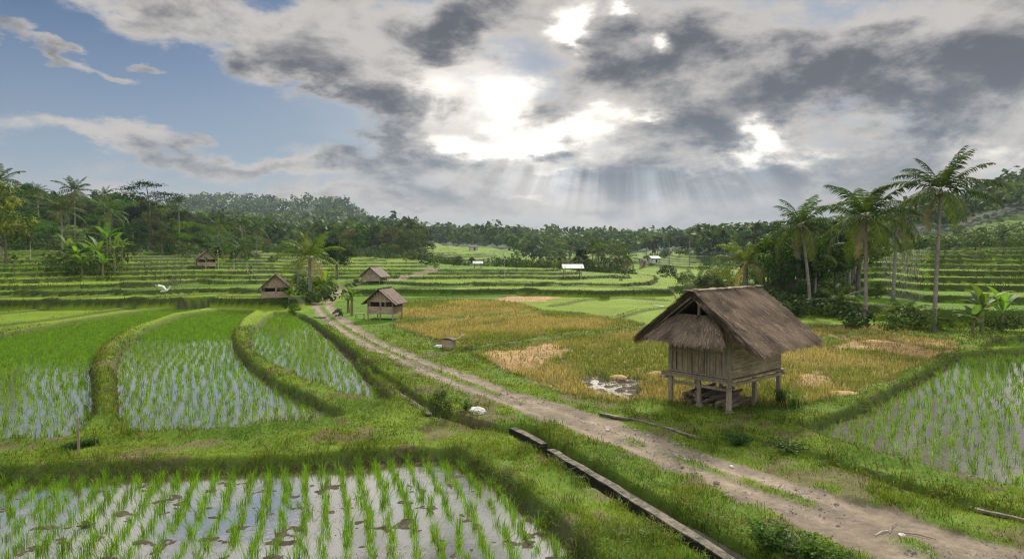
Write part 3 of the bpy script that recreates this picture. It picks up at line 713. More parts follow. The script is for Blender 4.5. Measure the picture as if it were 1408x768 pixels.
# ------------------------------------------------------------------ built things
class BM:
    def __init__(s): s.b = bmesh.new()
    def box(s, c, d, rot=None, jit=0.0, taper=None):
        r = bmesh.ops.create_cube(s.b, size=1.0); M_ = Matrix.Translation(c) @ (rot.to_4x4() if rot is not None else Matrix.Identity(4)) @ Matrix.Diagonal((*d, 1))
        for v in r['verts']:
            if taper and v.co.z > 0: v.co.x *= taper; v.co.y *= taper
            v.co = M_ @ v.co
            if jit: v.co += Vector([random.uniform(-jit, jit) for _ in range(3)])
        return s
    def beam(s, p, q, w, h=None, jit=0.0, up=Vector((0, 0, 1))):
        p = Vector(p); q = Vector(q); d = q - p; L = d.length; zc = d.normalized()
        x = up.cross(zc)
        if x.length < 1e-3: x = Vector((1, 0, 0))
        x.normalize(); yv = zc.cross(x); R = Matrix((x, yv, zc)).transposed()
        return s.box((p + q) / 2, (w, h or w, L), R, jit)
    def tube(s, pts, rad, seg=8, cap=True):
        rings = []
        for i, p in enumerate(pts):
            p = Vector(p); a = Vector(pts[max(i - 1, 0)]); b = Vector(pts[min(i + 1, len(pts) - 1)]); d = (b - a).normalized()
            x = d.cross(Vector((0.3, 1, 0.1))).normalized(); y = d.cross(x)
            rings.append([s.b.verts.new(p + (x * math.cos(k * 6.2832 / seg) + y * math.sin(k * 6.2832 / seg)) * rad[i]) for k in range(seg)])
        for i in range(len(rings) - 1):
            for k in range(seg): s.b.faces.new((rings[i][k], rings[i][(k + 1) % seg], rings[i + 1][(k + 1) % seg], rings[i + 1][k]))
        if cap: s.b.faces.new(rings[0][::-1]); s.b.faces.new(rings[-1])
        return s
    def rock(s, c, d, n=2, j=.22, seed=0):
        rr = random.Random(seed); r = bmesh.ops.create_icosphere(s.b, subdivisions=n, radius=1)
        for v in r['verts']:
            k = 1 + rr.uniform(-j, j); q = v.co.copy(); v.co = Vector((q.x * d[0] * k, q.y * d[1] * k, q.z * d[2] * k)) + Vector(c)
        return s
    def face(s, pts): s.b.faces.new([s.b.verts.new(p) for p in pts]); return s
    def out(s, name, mat, parent=None, bevel=0, smooth=False):
        bmesh.ops.recalc_face_normals(s.b, faces=s.b.faces)
        me = bpy.data.meshes.new(name); s.b.to_mesh(me); s.b.free()
        if smooth:
            for p in me.polygons: p.use_smooth = True
        return add(name, me, mat, parent)
m, X2 = mat_new('thatch_straw'); at_ = X2.new('ShaderNodeAttribute', attribute_name='col'); finish(m, X2, princ(X2, at_.outputs['Color'], .9, .15).outputs[0]); M['thatchattr'] = m
def thatch_patch(q, n, length, width, cols, rs, thick=.14, fringe=.16, sag=.03):
    """q: top-left, top-right, bottom-right, bottom-left corners; returns V,F,col of a shaggy slab of straw running down the slope"""
    q = [np.array(p, float) for p in q]
    nrm = np.cross(q[1] - q[0], q[3] - q[0]); nrm /= np.linalg.norm(nrm); nrm *= np.sign(nrm[2]) or 1
    def P(a, b): return (q[0] * (1 - a)[:, None] + q[1] * a[:, None]) * (1 - b)[:, None] + (q[3] * (1 - a)[:, None] + q[2] * a[:, None]) * b[:, None]
    L = []
    na_, nb_ = 26, 16
    A_, B_ = np.meshgrid(np.linspace(0, 1, na_), np.linspace(0, 1, nb_)); a = A_.ravel(); b = B_.ravel()
    top = P(a, b) + nrm * (thick * .5 + (fbm(a * 7 + 3, b * 6, 3, 7) - .5) * .13 - sag * np.sin(a * math.pi) * (1 - b))[:, None]
    bot = P(a, b) - nrm * thick * .5
    V = np.concatenate([top, bot]); id_ = np.arange(na_ * nb_).reshape(nb_, na_); F = []
    for o, fl in ((0, 0), (na_ * nb_, 1)):
        i = id_ + o; f = np.stack([i[:-1, :-1], i[:-1, 1:], i[1:, 1:], i[1:, :-1]], -1).reshape(-1, 4); F.append(f[:, ::-1] if fl else f)
    rim = np.concatenate([id_[0, :], id_[1:, -1], id_[-1, -2::-1], id_[-2:0:-1, 0]]); r2 = np.roll(rim, -1)
    F.append(np.stack([rim, r2, r2 + na_ * nb_, rim + na_ * nb_], -1)); F = np.concatenate(F)
    tri = np.concatenate([F[:, [0, 1, 2]], F[:, [0, 2, 3]]]); c0 = np.tile(np.array([cols[0]]) * .8, (len(V), 1)); L.append((V, tri, c0))
    def straws(a, b, lift, ln, extra=0):
        k = len(a); p0 = P(a, b); dn = P(a, np.minimum(b + .01, 1.2)) - P(a, b - .0); dn /= np.linalg.norm(dn, axis=1)[:, None]
        sd_ = np.cross(dn, nrm); sk = rs.normal(0, .16, k)[:, None]; dn = dn + sd_ * sk; dn /= np.linalg.norm(dn, axis=1)[:, None]
        w = (width * rs.uniform(.5, 1.4, k) / 2)[:, None]; l = (ln * rs.uniform(.5, 1.3, k))[:, None]
        u0 = p0 + nrm * lift[:, None]; sdv = np.cross(dn, nrm) * w
        tip = u0 + dn * l + nrm * rs.uniform(-.02, .045, k)[:, None] - np.array([0, 0, extra]) * l
        V = np.stack([u0 - sdv, u0 + sdv, tip + sdv * .7, tip - sdv * .7], 1).reshape(-1, 3); i = (np.arange(k) * 4)[:, None]
        F = np.concatenate([i + [[0, 1, 2]], i + [[0, 2, 3]]])
        t = rs.random(k)[:, None]; pn = fbm(a * 7, b * 5, 4, 3)[:, None]; t = np.clip(.42 * t + 1.5 * (pn - .38), 0, 1)
        c = (np.array(cols[0]) * (1 - t) + np.array(cols[1]) * t) * rs.uniform(.6, 1.3, k)[:, None]
        pale = rs.random(k) < .035; c[pale] = np.array(cols[2])
        return V, F, np.repeat(c, 4, 0)
    a = rs.random(n); b = rs.uniform(0, .97, n); L.append(straws(a, b, thick * .5 + rs.uniform(-.005, .035, n) + .035 * ((b * 6 + fbm(a * 7, b * 2, 2, 4)) % 1), length * .8))
    k = int(n * .22); a = rs.random(k); L.append(straws(a, np.full(k, .97) + rs.uniform(-.04, .03, k), rs.uniform(-thick * .5, thick * .5, k), fringe * (.6 + 1.3 * fbm(a * 16, a * 0 + 2, 2, 9)), .25))
    # shaggy sides
    k = int(n * .06)
    for e0 in (0, 1): L.append(straws(np.full(k, float(e0)) + rs.normal(0, .006, k), rs.random(k), rs.uniform(-thick * .5, thick * .5, k), fringe * 1.1, .3))
    return join(L)
rs = np.random.default_rng(3)
TC = [(.075, .054, .038), (.39, .285, .20), (.60, .48, .34)]
# ---- the granary hut on posts
hut = thing('granary_hut', (6.57, 23.95, 0), math.atan2(-.75, .66), 'large thatched wooden hut raised on posts over a firewood stack', 'hut')
BW, BL, FZ, WT, EV, RZ = 1.25, 3.5, 1.05, 3.0, 2.27, 4.06
hut.location.z = 0
bm = BM()
def gpost(lx, ly, top, w=.13):
    p = hut.matrix_world
    c_, s_ = math.cos(hut.rotation_euler.z), math.sin(hut.rotation_euler.z)
    wx = 6.57 + lx * c_ - ly * s_; wy = 23.95 + lx * s_ + ly * c_; g_ = gz(wx, wy)
    b = BM(); b.beam((lx + random.uniform(-.03, .03), ly, g_ - .15), (lx, ly, top), w, w, .008); b.out('post', M['beam'], hut)
    b = BM(); b.rock((lx, ly, g_ + .02), (.16, .16, .09), 2, .15, int(lx * 9 + ly * 5)); b.out('footing_stone', M['rock'], hut)
for ly in (0.06, 1.75, 3.44):
    gpost(-BW + .06, ly, WT - .02); gpost(BW - .06, ly, WT - .02)
gpost(0, 0.06, FZ - .02, .11)
b = BM()
b.beam((-BW - .28, -.03, FZ - .02), (BW + .16, -.03, FZ - .02), .07, .12, .004)
b.beam((-BW - .1, BL + .03, FZ - .02), (BW + .1, BL + .03, FZ - .02), .07, .12, .004)
for sx in (-1, 1): b.beam((sx * (BW + .02), -.22, FZ - .10), (sx * (BW + .02), BL + .25, FZ - .10), .08, .11, .004)
b.beam((-BW + .1, .1, FZ - .30), (BW - .1, .1, FZ - .30), .06, .10, .004)
b.out('floor_beams', M['beam'], hut)
b = BM()
for i in range(14):
    y0 = -.10 + i * 3.75 / 14; b.box((0, y0 + .13, FZ + .06), (2 * BW + .25 + random.uniform(-.05, .05), .255, .035), None, .004)
b.out('floor_planks', M['plank'], hut)
def vwall(b, x0, x1, y, z0, z1, n, th=.028, gap=.012):
    w = (x1 - x0) / n
    for i in range(n):
        zt = z1(x0 + (i + .5) * w) if callable(z1) else z1
        b.box((x0 + (i + .5) * w, y + random.uniform(-.008, .008), (z0 + zt) / 2), (w - gap * random.uniform(.5, 2.2), th, zt - z0), None, .003)
b = BM(); vwall(b, -BW + .34, BW - .12, .03, FZ + .09, WT - .05, 9); b.out('front_wall', M['plank'], hut)
b = BM(); vwall(b, -BW + .12, -BW + .30, .05, FZ + .09, WT - .05, 1); b.out('door_board', M['plank'], hut)
b = BM()
for z0 in (FZ + .13, 1.95, 2.42): b.beam((-BW, -.012, z0), (BW, -.012, z0), .035, .055, .003)
for xx in (-.28, .32): b.beam((xx, -.016, FZ + .1), (xx, -.016, WT - .1), .045, .05, .003)
b.out('wall_battens', M['beam'], hut)
for sx in (-1, 1):
    b = BM(); hts = [FZ + .10, 1.46, 1.82, 2.16, 2.5, 2.86]
    for i in range(5): b.box((sx * (BW - .01), BL / 2, (hts[i] + hts[i + 1]) / 2), (.03, BL - .16, hts[i + 1] - hts[i] - .012), None, .006)
    b.out('side_wall', M['plankh'], hut)
b = BM(); vwall(b, -BW + .1, BW - .1, BL - .03, FZ + .1, WT - .05, 10); b.out('back_wall', M['plank'], hut)
gab = lambda x: RZ - .12 - abs(x) * (RZ - EV) / 2.33
b = BM(); vwall(b, -1.0, 1.0, BL + .02, WT, gab, 9); b.out('back_gable', M['plank'], hut)
b = BM(); b.beam((0, .02, WT - .1), (0, .02, RZ - .15), .08, .08, .004); b.beam((-1.2, .02, WT), (1.2, .02, WT), .07, .09, .004)
for sx in (-1, 1):
    b.beam((0, -.42, RZ - .13), (sx * 2.25, -.42, EV - .02), .05, .07, .004); b.beam((0, .0, RZ - .13), (sx * 2.2, .0, EV), .05, .06, .004)
    b.beam((0, 3.85, RZ - .13), (sx * 2.25, 3.85, EV - .02), .05, .07, .004); b.beam((sx * 1.24, -.3, WT - .02), (sx * 1.24, BL + .4, WT - .02), .07, .07, .004)
b.out('roof_frame', M['beam'], hut)
rf = thatch_patch([(0, -.55, RZ), (0, 4.02, RZ - .02), (2.33, 4.12, EV - .02), (2.36, -.55, EV - .04)], 15000, .5, .016, TC, rs)
rl = thatch_patch([(0, -.55, RZ), (0, 4.02, RZ - .02), (-2.33, 4.12, EV - .02), (-2.33, -.55, EV - .02)], 7000, .5, .018, TC, rs)
roof = add('thatched_roof', mesh_np('thatched_roof', *join([rf, rl])), M['thatchattr'], hut)
b = BM(); cnr = 17
pts = []
for i in range(cnr):
    yy = -.58 + i * 4.6 / (cnr - 1); b.box((random.uniform(-.02, .02), yy, RZ + .065 + random.uniform(-.012, .012)), (.30, .36, .055), Matrix.Rotation(random.uniform(-.12, .12), 3, 'X') @ Matrix.Rotation(random.uniform(-.1, .1), 3, 'Z'), .02)
b.out('ridge_cap', M['thatch'], roof)
aw = thatch_patch([(-.72, -.12, 3.24), (.78, -.12, 3.22), (1.5, -.80, 2.42), (-1.5, -.80, 2.46)], 6500, .42, .016, [(.10, .072, .054), (.33, .25, .18), (.5, .4, .28)], rs, .08, .07, .0)
add('front_awning', mesh_np('front_awning', *aw), M['thatchattr'], hut)
b = BM()
for sx in (-1, 1): b.beam((sx * 1.1, 0, 2.25), (sx * 1.45, -.72, 2.40), .045, .045, .003)
b.beam((-1.48, -.70, 2.38), (1.48, -.70, 2.35), .045, .045, .003); b.out('awning_bracket', M['beam'], hut)
# ---- firewood under the hut
def hutw(lx, ly): c_, s_ = .66, -.75; return 6.57 + lx * c_ - ly * s_, 23.95 + lx * s_ + ly * c_
k = 0
for lay, cnt in enumerate((9, 8, 6, 4)):
    for i in range(cnt):
        lx = -.85 + i * .2 + lay * .08 + random.uniform(-.05, .05); ly0 = .35 + random.uniform(-.15, .25); L = random.uniform(1.3, 2.3)
        wx, wy = hutw(lx, ly0 + L / 2); a = random.uniform(-.22, .22); r_ = random.uniform(.05, .085)
        b = BM(); zz = random.uniform(-.03, .03)
        b.tube([(-L / 2, 0, 0), (-L / 4, random.uniform(-.03, .03), zz), (L / 4, random.uniform(-.03, .03), 0), (L / 2, 0, zz)], [r_, r_ * 1.05, r_ * .95, r_ * .8], 7)
        o = b.out('firewood_log', M['log']); o.location = (wx, wy, gz(wx, wy) + .07 + lay * .125); o.rotation_euler = (random.uniform(0, 3), random.uniform(-.05, .05), math.atan2(.66, .75) + a)
        tag(o, 'rough split log in the firewood stack beneath the raised hut', 'log', 'firewood logs stacked beneath the raised hut')
# ---- field huts
def gable_hut(name, u, v, Y0, rot, w, l, wall, ridge, over, label, roofmat, floor=.3, window=True, open_side=False, slope_t=.05):
    x0, y0 = at(u, v, gz(*at_terrain(u, Y0))); x0, y0 = at_terrain(u, Y0)
    g_ = gz(x0, y0); t = thing(name, (x0, y0, g_), rot, label, 'hut')
    for sx in (-1, 1):
        for yy in (0, l):
            b = BM(); b.beam((sx * w / 2, yy, -.25), (sx * w / 2, yy, wall), .09, .09, .005); b.out('post', M['beam'], t)
    b = BM(); b.beam((0, -.02, -.2), (0, -.02, wall), .08, .08, .003); b.out('post', M['beam'], t)
    b = BM()
    b.box((0, l / 2, floor), (w + .12, l + .1, .06), None, .005); b.out('floor', M['plankh'], t)
    hw = wall - floor
    b = BM(); nb = 3; top = floor + (hw * .52 if window else hw)
    for i in range(nb): b.box((0, -.01, floor + .03 + (top - floor) * (i + .5) / nb), (w - .06, .03, (top - floor) / nb - .015), None, .006)
    if window: b.box((0, -.012, wall - .05), (w, .03, .12), None, .004)
    b.out('front_wall', M['plankh'], t)
    if window:
        b = BM()
        for xx in (-w * .42, w * .03, w * .2): b.box((xx, -.015, (top + wall) / 2), (.07, .04, wall - top + .05), None, .003)
        b.out('window_frame', M['beam'], t)
    for sx in (-1, 1):
        if open_side and sx == 1:
            b = BM(); b.box((sx * w / 2, l / 2, floor + hw * .25), (.03, l - .1, hw * .5), None, .004); b.out('side_wall', M['plankh'], t); continue
        b = BM(); nn = 6
        for i in range(nn): b.box((sx * (w / 2 - .01), (i + .5) * l / nn, (floor + wall) / 2 + .02), (.03, l / nn - .02, wall - floor), None, .004)
        b.out('side_wall', M['plank'], t)
    b = BM(); b.box((0, l - .02, (floor + wall) / 2), (w - .08, .03, wall - floor), None, .004); b.out('back_wall', M['plank'], t)
    sl = (ridge - wall) / (w / 2 + over * .6)
    for yy in (.0, l):
        b = BM(); vwall(b, -w / 2 + .02, w / 2 - .02, yy + (-.02 if yy == 0 else .02), wall + .02, lambda x: max(wall + .05, ridge - .06 - abs(x) * (ridge - wall) / (w / 2 + .05)), 9); b.out('gable', M['plank'], t)
    b = BM(); hs = w / 2 + over; ez = ridge - (ridge - wall) / (w / 2) * hs * .97
    for sx in (-1, 1):
        n_ = 7
        for i in range(n_):
            y_0 = -over + i * (l + 2 * over) / n_; y_1 = y_0 + (l + 2 * over) / n_
            p = [Vector((0, y_0, ridge)), Vector((0, y_1, ridge)), Vector((sx * hs, y_1, ez + random.uniform(-.02, .02))), Vector((sx * hs, y_0, ez + random.uniform(-.02, .02)))]
            th = Vector((0, 0, slope_t + .012 * (i % 2)))
            vs_ = [b.b.verts.new(q + (th if k2 else Vector())) for k2 in (0, 1) for q in p]
            for f in ((0, 1, 2, 3), (7, 6, 5, 4), (0, 4, 5, 1), (1, 5, 6, 2), (2, 6, 7, 3), (3, 7, 4, 0)): b.b.faces.new([vs_[q] for q in f])
    rf_ = b.out('roof', roofmat, t)
    b = BM(); b.beam((0, -over, ridge + slope_t + .03), (0, l + over, ridge + slope_t + .03), .14, .05, .01); b.out('ridge_cap', roofmat, rf_)
    return t
def at_terrain(u, Y):
    x0 = (u - 704) / FPX * Y
    for _ in range(3): x0 = (u - 704) / FPX * (Y * math.cos(PITCH) + (CAM_H - gz(x0, Y)) * math.sin(PITCH))
    return x0, Y
def vy(u, v, guess=80):
    """depth at which the land shows at this picture height"""
    Ys = np.geomspace(10, 600, 900); xs = (u - 704) / FPX * Ys; zz = ground(xs, Ys)[0]
    vv = 384 + FPX * np.tan(np.arctan2(CAM_H - zz, Ys) - PITCH); k = np.where(vv <= v)[0]
    return Ys[k[0]] if len(k) else guess
def pl(u, v): return at_terrain(u, vy(u, v))
h2 = gable_hut('field_hut', 523, 441, vy(523, 440), -.20, 2.1, 2.0, 1.55, 2.45, .42, 'small plank hut with dark rusty roof and raised floor beside the dirt track', M['tin'], .5, True, True)
h3 = gable_hut('field_hut', 379, 412, vy(379, 411), .28, 2.5, 2.6, 1.15, 2.35, .45, 'low plank hut with pale slanting roof beside the palm grove on the track', M['tile'], .1, True)
h4 = gable_hut('field_hut', 510, 389, vy(510, 388), -.25, 2.7, 2.4, .9, 2.0, .45, 'grey-brown hut tucked behind the bend of the track', M['tile'], .1, False)
h5 = gable_hut('field_hut', 284, 367, vy(284, 367), .5, 2.6, 2.6, 1.3, 2.5, .4, 'small grey hut beside a pale bare trunk at the foot of the wooded hill', M['tile'], .1, True)
# bench and clutter beside the second hut
x0, y0 = at_terrain(495, vy(495, 438)); t = thing('bench', (x0, y0, gz(x0, y0)), .1, 'rough wooden bench against the hut with the rusty roof', 'bench')
b = BM(); b.box((0, 0, .42), (.8, .35, .05), None, .01); b.out('seat', M['plank'], t)
for sx in (-.33, .33):
    for sy in (-.12, .12): b = BM(); b.box((sx, sy, .18), (.05, .05, .44), None, .004); b.out('leg', M['beam'], t)
# small pump box with a pole
x0, y0 = at_terrain(617, vy(617, 479)); t = thing('pump_box', (x0, y0, gz(x0, y0)), -.35, 'knee-high wooden box with curved lid and slanting pole beside the golden field', 'box')
b = BM()
for i in range(4): b.box((0, -.22, .06 + i * .13), (.62, .03, .12), None, .006); b.box((0, .22, .06 + i * .13), (.62, .03, .12), None, .006)
for sx in (-1, 1): b.box((sx * .30, 0, .26), (.03, .42, .54), None, .004)
b.out('box_wall', M['plankh'], t)
b = BM()
for i in range(5): a = -.6 + i * .3; b.box((math.sin(a) * .55, 0, .26 + math.cos(a) * .34), (.19, .56, .035), Matrix.Rotation(a * .75, 3, 'Y'), .003)
b.out('lid', M['tin'], t)
b = BM(); b.tube([(.25, 0, .45), (.6, 0, .62), (.95, 0, .85)], [.03, .035, .03], 7); b.out('pole', M['paler'], t)
x0, y0 = at_terrain(604, vy(604, 479)); b = BM()
b.rock((0, 0, .09), (.30, .16, .12), 2, .2, 3); o = b.out('white_sack', M['white'], None, 0, True); o.location = (x0, y0, gz(x0, y0)); tag(o, 'crumpled white sack lying beside the wooden box with the curved lid', 'sack')
x0, y0 = at_terrain(598, vy(598, 478)); b = BM(); b.tube([(-.35, 0, .05), (0, .05, .22), (.3, .1, .30)], [.03, .03, .02], 6); o = b.out('fallen_branch', M['beam']); o.location = (x0, y0, gz(x0, y0)); tag(o, 'bent dry branch propped over the white sack', 'branch')
# rocks
def rock(u, v, d, mat, label, seed, sink=.3, n=3):
    x0, y0 = at(u, v); b = BM(); b.rock((0, 0, 0), d, n, .13, seed); o = b.out('rock', mat); z0 = gz(x0, y0); o.location = (x0, y0, z0 + d[2] * sink); o.rotation_euler = (0, 0, seed * .7)
    for p in o.data.polygons: p.use_smooth = False
    return tag(o, label, 'rock')
rock(657, 567, (.36, .26, .15), M['paler'], 'pale flat rock lying in the grass beside the track', 3, .4)
rock(766, 618, (.30, .24, .20), M['rock'], 'dark mossy rock at the end of the concrete ditch wall', 5, .6)
rock(1081, 752, (.24, .20, .17), M['rock'], 'brown boulder among leafy plants at the bottom of the track', 7, .9)
for i, (u, v, s_, lb) in enumerate([(1006,640,.07,'small pale stone on the dry side of the track below the hut'),(985,664,.09,'flat stone bedded in the middle of the track'),(835,590,.08,'round stone in the wheel rut near the ditch rock'),(1150,690,.06,'pale chip of stone on the wide stretch of track'),(1240,735,.08,'grey stone beside the dry sticks on the track')]):
    rock(u, v, (s_, s_ * .8, s_ * .5), M['paler' if i % 2 == 0 else 'rock'], lb, i + 11, .3, 2)
# dry mud clods and heaps
for i, (u, v, d, lb) in enumerate([(905,515,(.55,.35,.22),'straw heap just beyond the muddy puddle'),(1160,540,(.65,.4,.16),'low straw heap on the golden field beyond the hut'),(1205,470,(.9,.5,.16),'long flat straw heap near the palms'),(850,518,(.4,.3,.16),'small muddy straw heap behind the puddle')]):
    x0, y0 = at(u, v); b = BM(); b.rock((0, 0, 0), d, 3, .10, i); o = b.out('straw_heap', M['straw'], None, 0, True); o.location = (x0, y0, gz(x0, y0)); tag(o, lb, 'heap')
# concrete channel walls and kerbs
def wall_strip(L, w, top, bot, name, label, off=0.0, mat='concrete', z0=None):
    """slab of concrete following a polyline"""
    P = [np.array(p) for p in L]; q = []
    for i in range(len(P) - 1):
        n_ = max(2, int(np.linalg.norm(P[i + 1] - P[i]) / .5)); q += [P[i] + (P[i + 1] - P[i]) * k / n_ for k in range(n_)]
    q.append(P[-1]); b = BM(); rings = []
    for i, p in enumerate(q):
        d = q[min(i + 1, len(q) - 1)] - q[max(i - 1, 0)]; d = d / np.linalg.norm(d); e = np.array([d[1], -d[0]])
        j = random.uniform(-.014, .014); jz = random.uniform(-.022, .012); wj = random.uniform(-.03, .03)
        c = p + e * (off + j); lo = c - e * (w / 2 + wj); hi = c + e * w / 2
        rings.append([b.b.verts.new((lo[0], lo[1], bot)), b.b.verts.new((lo[0], lo[1], top + jz)), b.b.verts.new((hi[0], hi[1], top + jz * .6)), b.b.verts.new((hi[0], hi[1], bot))])
    for i in range(len(rings) - 1):
        for k in range(4): b.b.faces.new((rings[i][k], rings[i][(k + 1) % 4], rings[i + 1][(k + 1) % 4], rings[i + 1][k]))
    b.b.faces.new(rings[0]); b.b.faces.new(rings[-1][::-1])
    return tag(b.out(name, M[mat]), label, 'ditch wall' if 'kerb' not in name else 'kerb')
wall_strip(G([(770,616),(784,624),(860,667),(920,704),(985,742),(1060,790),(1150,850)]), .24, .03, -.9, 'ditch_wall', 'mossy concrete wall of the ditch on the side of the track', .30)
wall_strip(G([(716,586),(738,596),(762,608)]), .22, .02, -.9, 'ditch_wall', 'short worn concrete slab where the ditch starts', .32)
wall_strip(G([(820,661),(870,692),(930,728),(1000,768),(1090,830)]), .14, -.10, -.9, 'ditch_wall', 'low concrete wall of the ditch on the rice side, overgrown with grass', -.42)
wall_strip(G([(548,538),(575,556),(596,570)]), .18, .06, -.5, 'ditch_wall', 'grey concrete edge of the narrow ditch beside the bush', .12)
wall_strip(G([(826,570),(870,578),(920,591),(968,606)]), .17, .08, -.2, 'concrete_kerb', 'thin pale concrete kerb running between the track and the hut', 0)
wall_strip(G([(1340,702),(1372,709),(1420,719),(1500,737)]), .12, .07, -.3, 'concrete_kerb', 'concrete kerb showing through the grass below the flooded field', 0)
# small slab bridge over the ditch at the bend
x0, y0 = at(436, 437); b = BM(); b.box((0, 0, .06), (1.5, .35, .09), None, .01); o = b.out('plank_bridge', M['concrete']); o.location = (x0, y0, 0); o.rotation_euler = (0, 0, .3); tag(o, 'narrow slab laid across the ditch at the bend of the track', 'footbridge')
# stake in the bank
x0, y0 = at(108, 624); z0 = gz(x0, y0); b = BM(); b.tube([(0, 0, -.2), (.01, 0, .4), (-.01, 0, .98)], [.035, .033, .03], 8); o = b.out('wooden_stake', M['beam']); o.location = (x0, y0, z0); tag(o, 'bare wooden stake standing in the grassy bank between the rice fields', 'stake')
# crooked post and white strip on the terraces
x0, y0 = pl(926, 415); b = BM(); b.tube([(.45, 0, -.1), (.2, 0, .55), (0, 0, 1.0), (-.25, 0, 1.25)], [.05, .05, .06, .05], 7); b.tube([(.0, 0, 1.0), (-.1, 0, 1.4)], [.05, .03], 6); o = b.out('leaning_post', M['beam']); o.location = (x0, y0, gz(x0, y0)); tag(o, 'leaning forked post on the terrace behind the large hut', 'post')
x0, y0 = pl(905, 421); b = BM(); b.box((0, 0, .05), (1.3, .12, .04), None, .02); o = b.out('white_strip', M['white']); o.location = (x0, y0, gz(x0, y0)); o.rotation_euler = (0, .03, -.9); tag(o, 'white plastic strip lying on the green terrace by the leaning post', 'plastic strip')
# egret taking off
x0, y0 = pl(227, 407); t = thing('egret', (x0, y0, gz(x0, y0)), .3, 'white egret with raised wing on the green terrace bank', 'bird')
b = BM(); b.tube([(-.42, 0, .42), (-.25, 0, .50), (0, 0, .55), (.22, 0, .58), (.36, 0, .70), (.40, 0, .86), (.46, 0, .93), (.56, 0, .93)], [.03, .10, .15, .10, .05, .045, .05, .02], 8); b.out('body', M['feather'], t, 0, True)
for sy in (-1, 1):
    b = BM(); b.face([(.15, sy * .1, .6), (-.2, sy * .1, .58), (-.65, sy * .5, .95), (-.75, sy * .75, 1.15), (-.15, sy * .55, 1.0)]); w_ = b.out('wing', M['feather'], t)
    md = w_.modifiers.new('s', 'SOLIDIFY'); md.thickness = .04
    b = BM(); b.tube([(-.02, sy * .05, .48), (0, sy * .05, 0)], [.014, .012], 5); b.out('leg', M['dark'], t)
b = BM(); b.tube([(.55, 0, .93), (.72, 0, .91)], [.02, .005], 5); b.out('beak', M['straw'], t)
# far shelters and houses
def shelter(name, u, v, w, l, hgt, label, roof, rot=0, walls=None, Y0=None, cat='shelter'):
    x0, y0 = pl(u, v) if Y0 is None else at_terrain(u, Y0); t = thing(name, (x0, y0, gz(x0, y0)), rot, label, cat)
    for sx in (-1, 1):
        for sy in (-1, 1): b = BM(); b.box((sx * w * .46, sy * l * .46, hgt * .35), (.12, .12, hgt * .7 + .5), None, 0); b.out('post', M['beam'], t)
    if walls: b = BM(); b.box((0, 0, hgt * .35), (w * .9, l * .9, hgt * .7), None, .01); b.out('wall', walls, t); 
    if walls: b = BM(); b.box((w * .1, -l * .45 - .02, hgt * .3), (w * .2, .06, hgt * .45)); b.out('door', M['dark'], t)
    b = BM(); e_ = .3
    for sy in (-1, 1):
        p = [(-w / 2 - e_, 0, hgt), (w / 2 + e_, 0, hgt), (w / 2 + e_, sy * (l / 2 + e_), hgt * .68), (-w / 2 - e_, sy * (l / 2 + e_), hgt * .68)]
        vs_ = [b.b.verts.new(Vector(q) + Vector((0, 0, k2 * .06))) for k2 in (0, 1) for q in p]
        for f in ((0, 1, 2, 3), (7, 6, 5, 4), (0, 4, 5, 1), (1, 5, 6, 2), (2, 6, 7, 3), (3, 7, 4, 0)): b.b.faces.new([vs_[q] for q in f])
    b.out('roof', roof, t); return t
shelter('field_shelter', 787, 381, 2.7, 2.0, 1.9, 'open shelter with a pale sheet roof in front of the valley palms', M['white'], .05, None, vy(787, 381) if vy(787, 381) < 200 else 140)
shelter('field_shelter', 657, 371, 1.3, 1.4, 1.3, 'tiny shelter with a pale roof at the upper edge of the central terraces', M['white'], .1, None, 126)
shelter('farmhouse', 651, 345, 4, 3, 2.6, 'farmhouse with a rust-red and white roof beyond the valley fields', M['tile'], .2, M['white'], 330, 'house')
shelter('farmhouse', 726, 334, 5, 4, 3.6, 'small white house among trees on the far side of the valley', M['white'], -.2, M['white'], 420, 'house')
shelter('farmhouse', 899, 352, 3.2, 3, 2.5, 'pale hut with a white roof at the top edge of the far green slope', M['white'], .3, M['paler'], 245, 'house')
shelter('farmhouse', 884, 352, 2.0, 2.5, 2.8, 'narrow dark shed next to the white-roofed hut on the far green slope', M['tile'], .0, M['plank'], 245, 'house')
shelter('farmhouse', 407, 323, 7, 5, 5, 'grey-walled building half hidden in the trees on the hazy hill', M['greytin'], .3, M['greytin'], 470, 'house')
print('e', _t.time() - _T0)
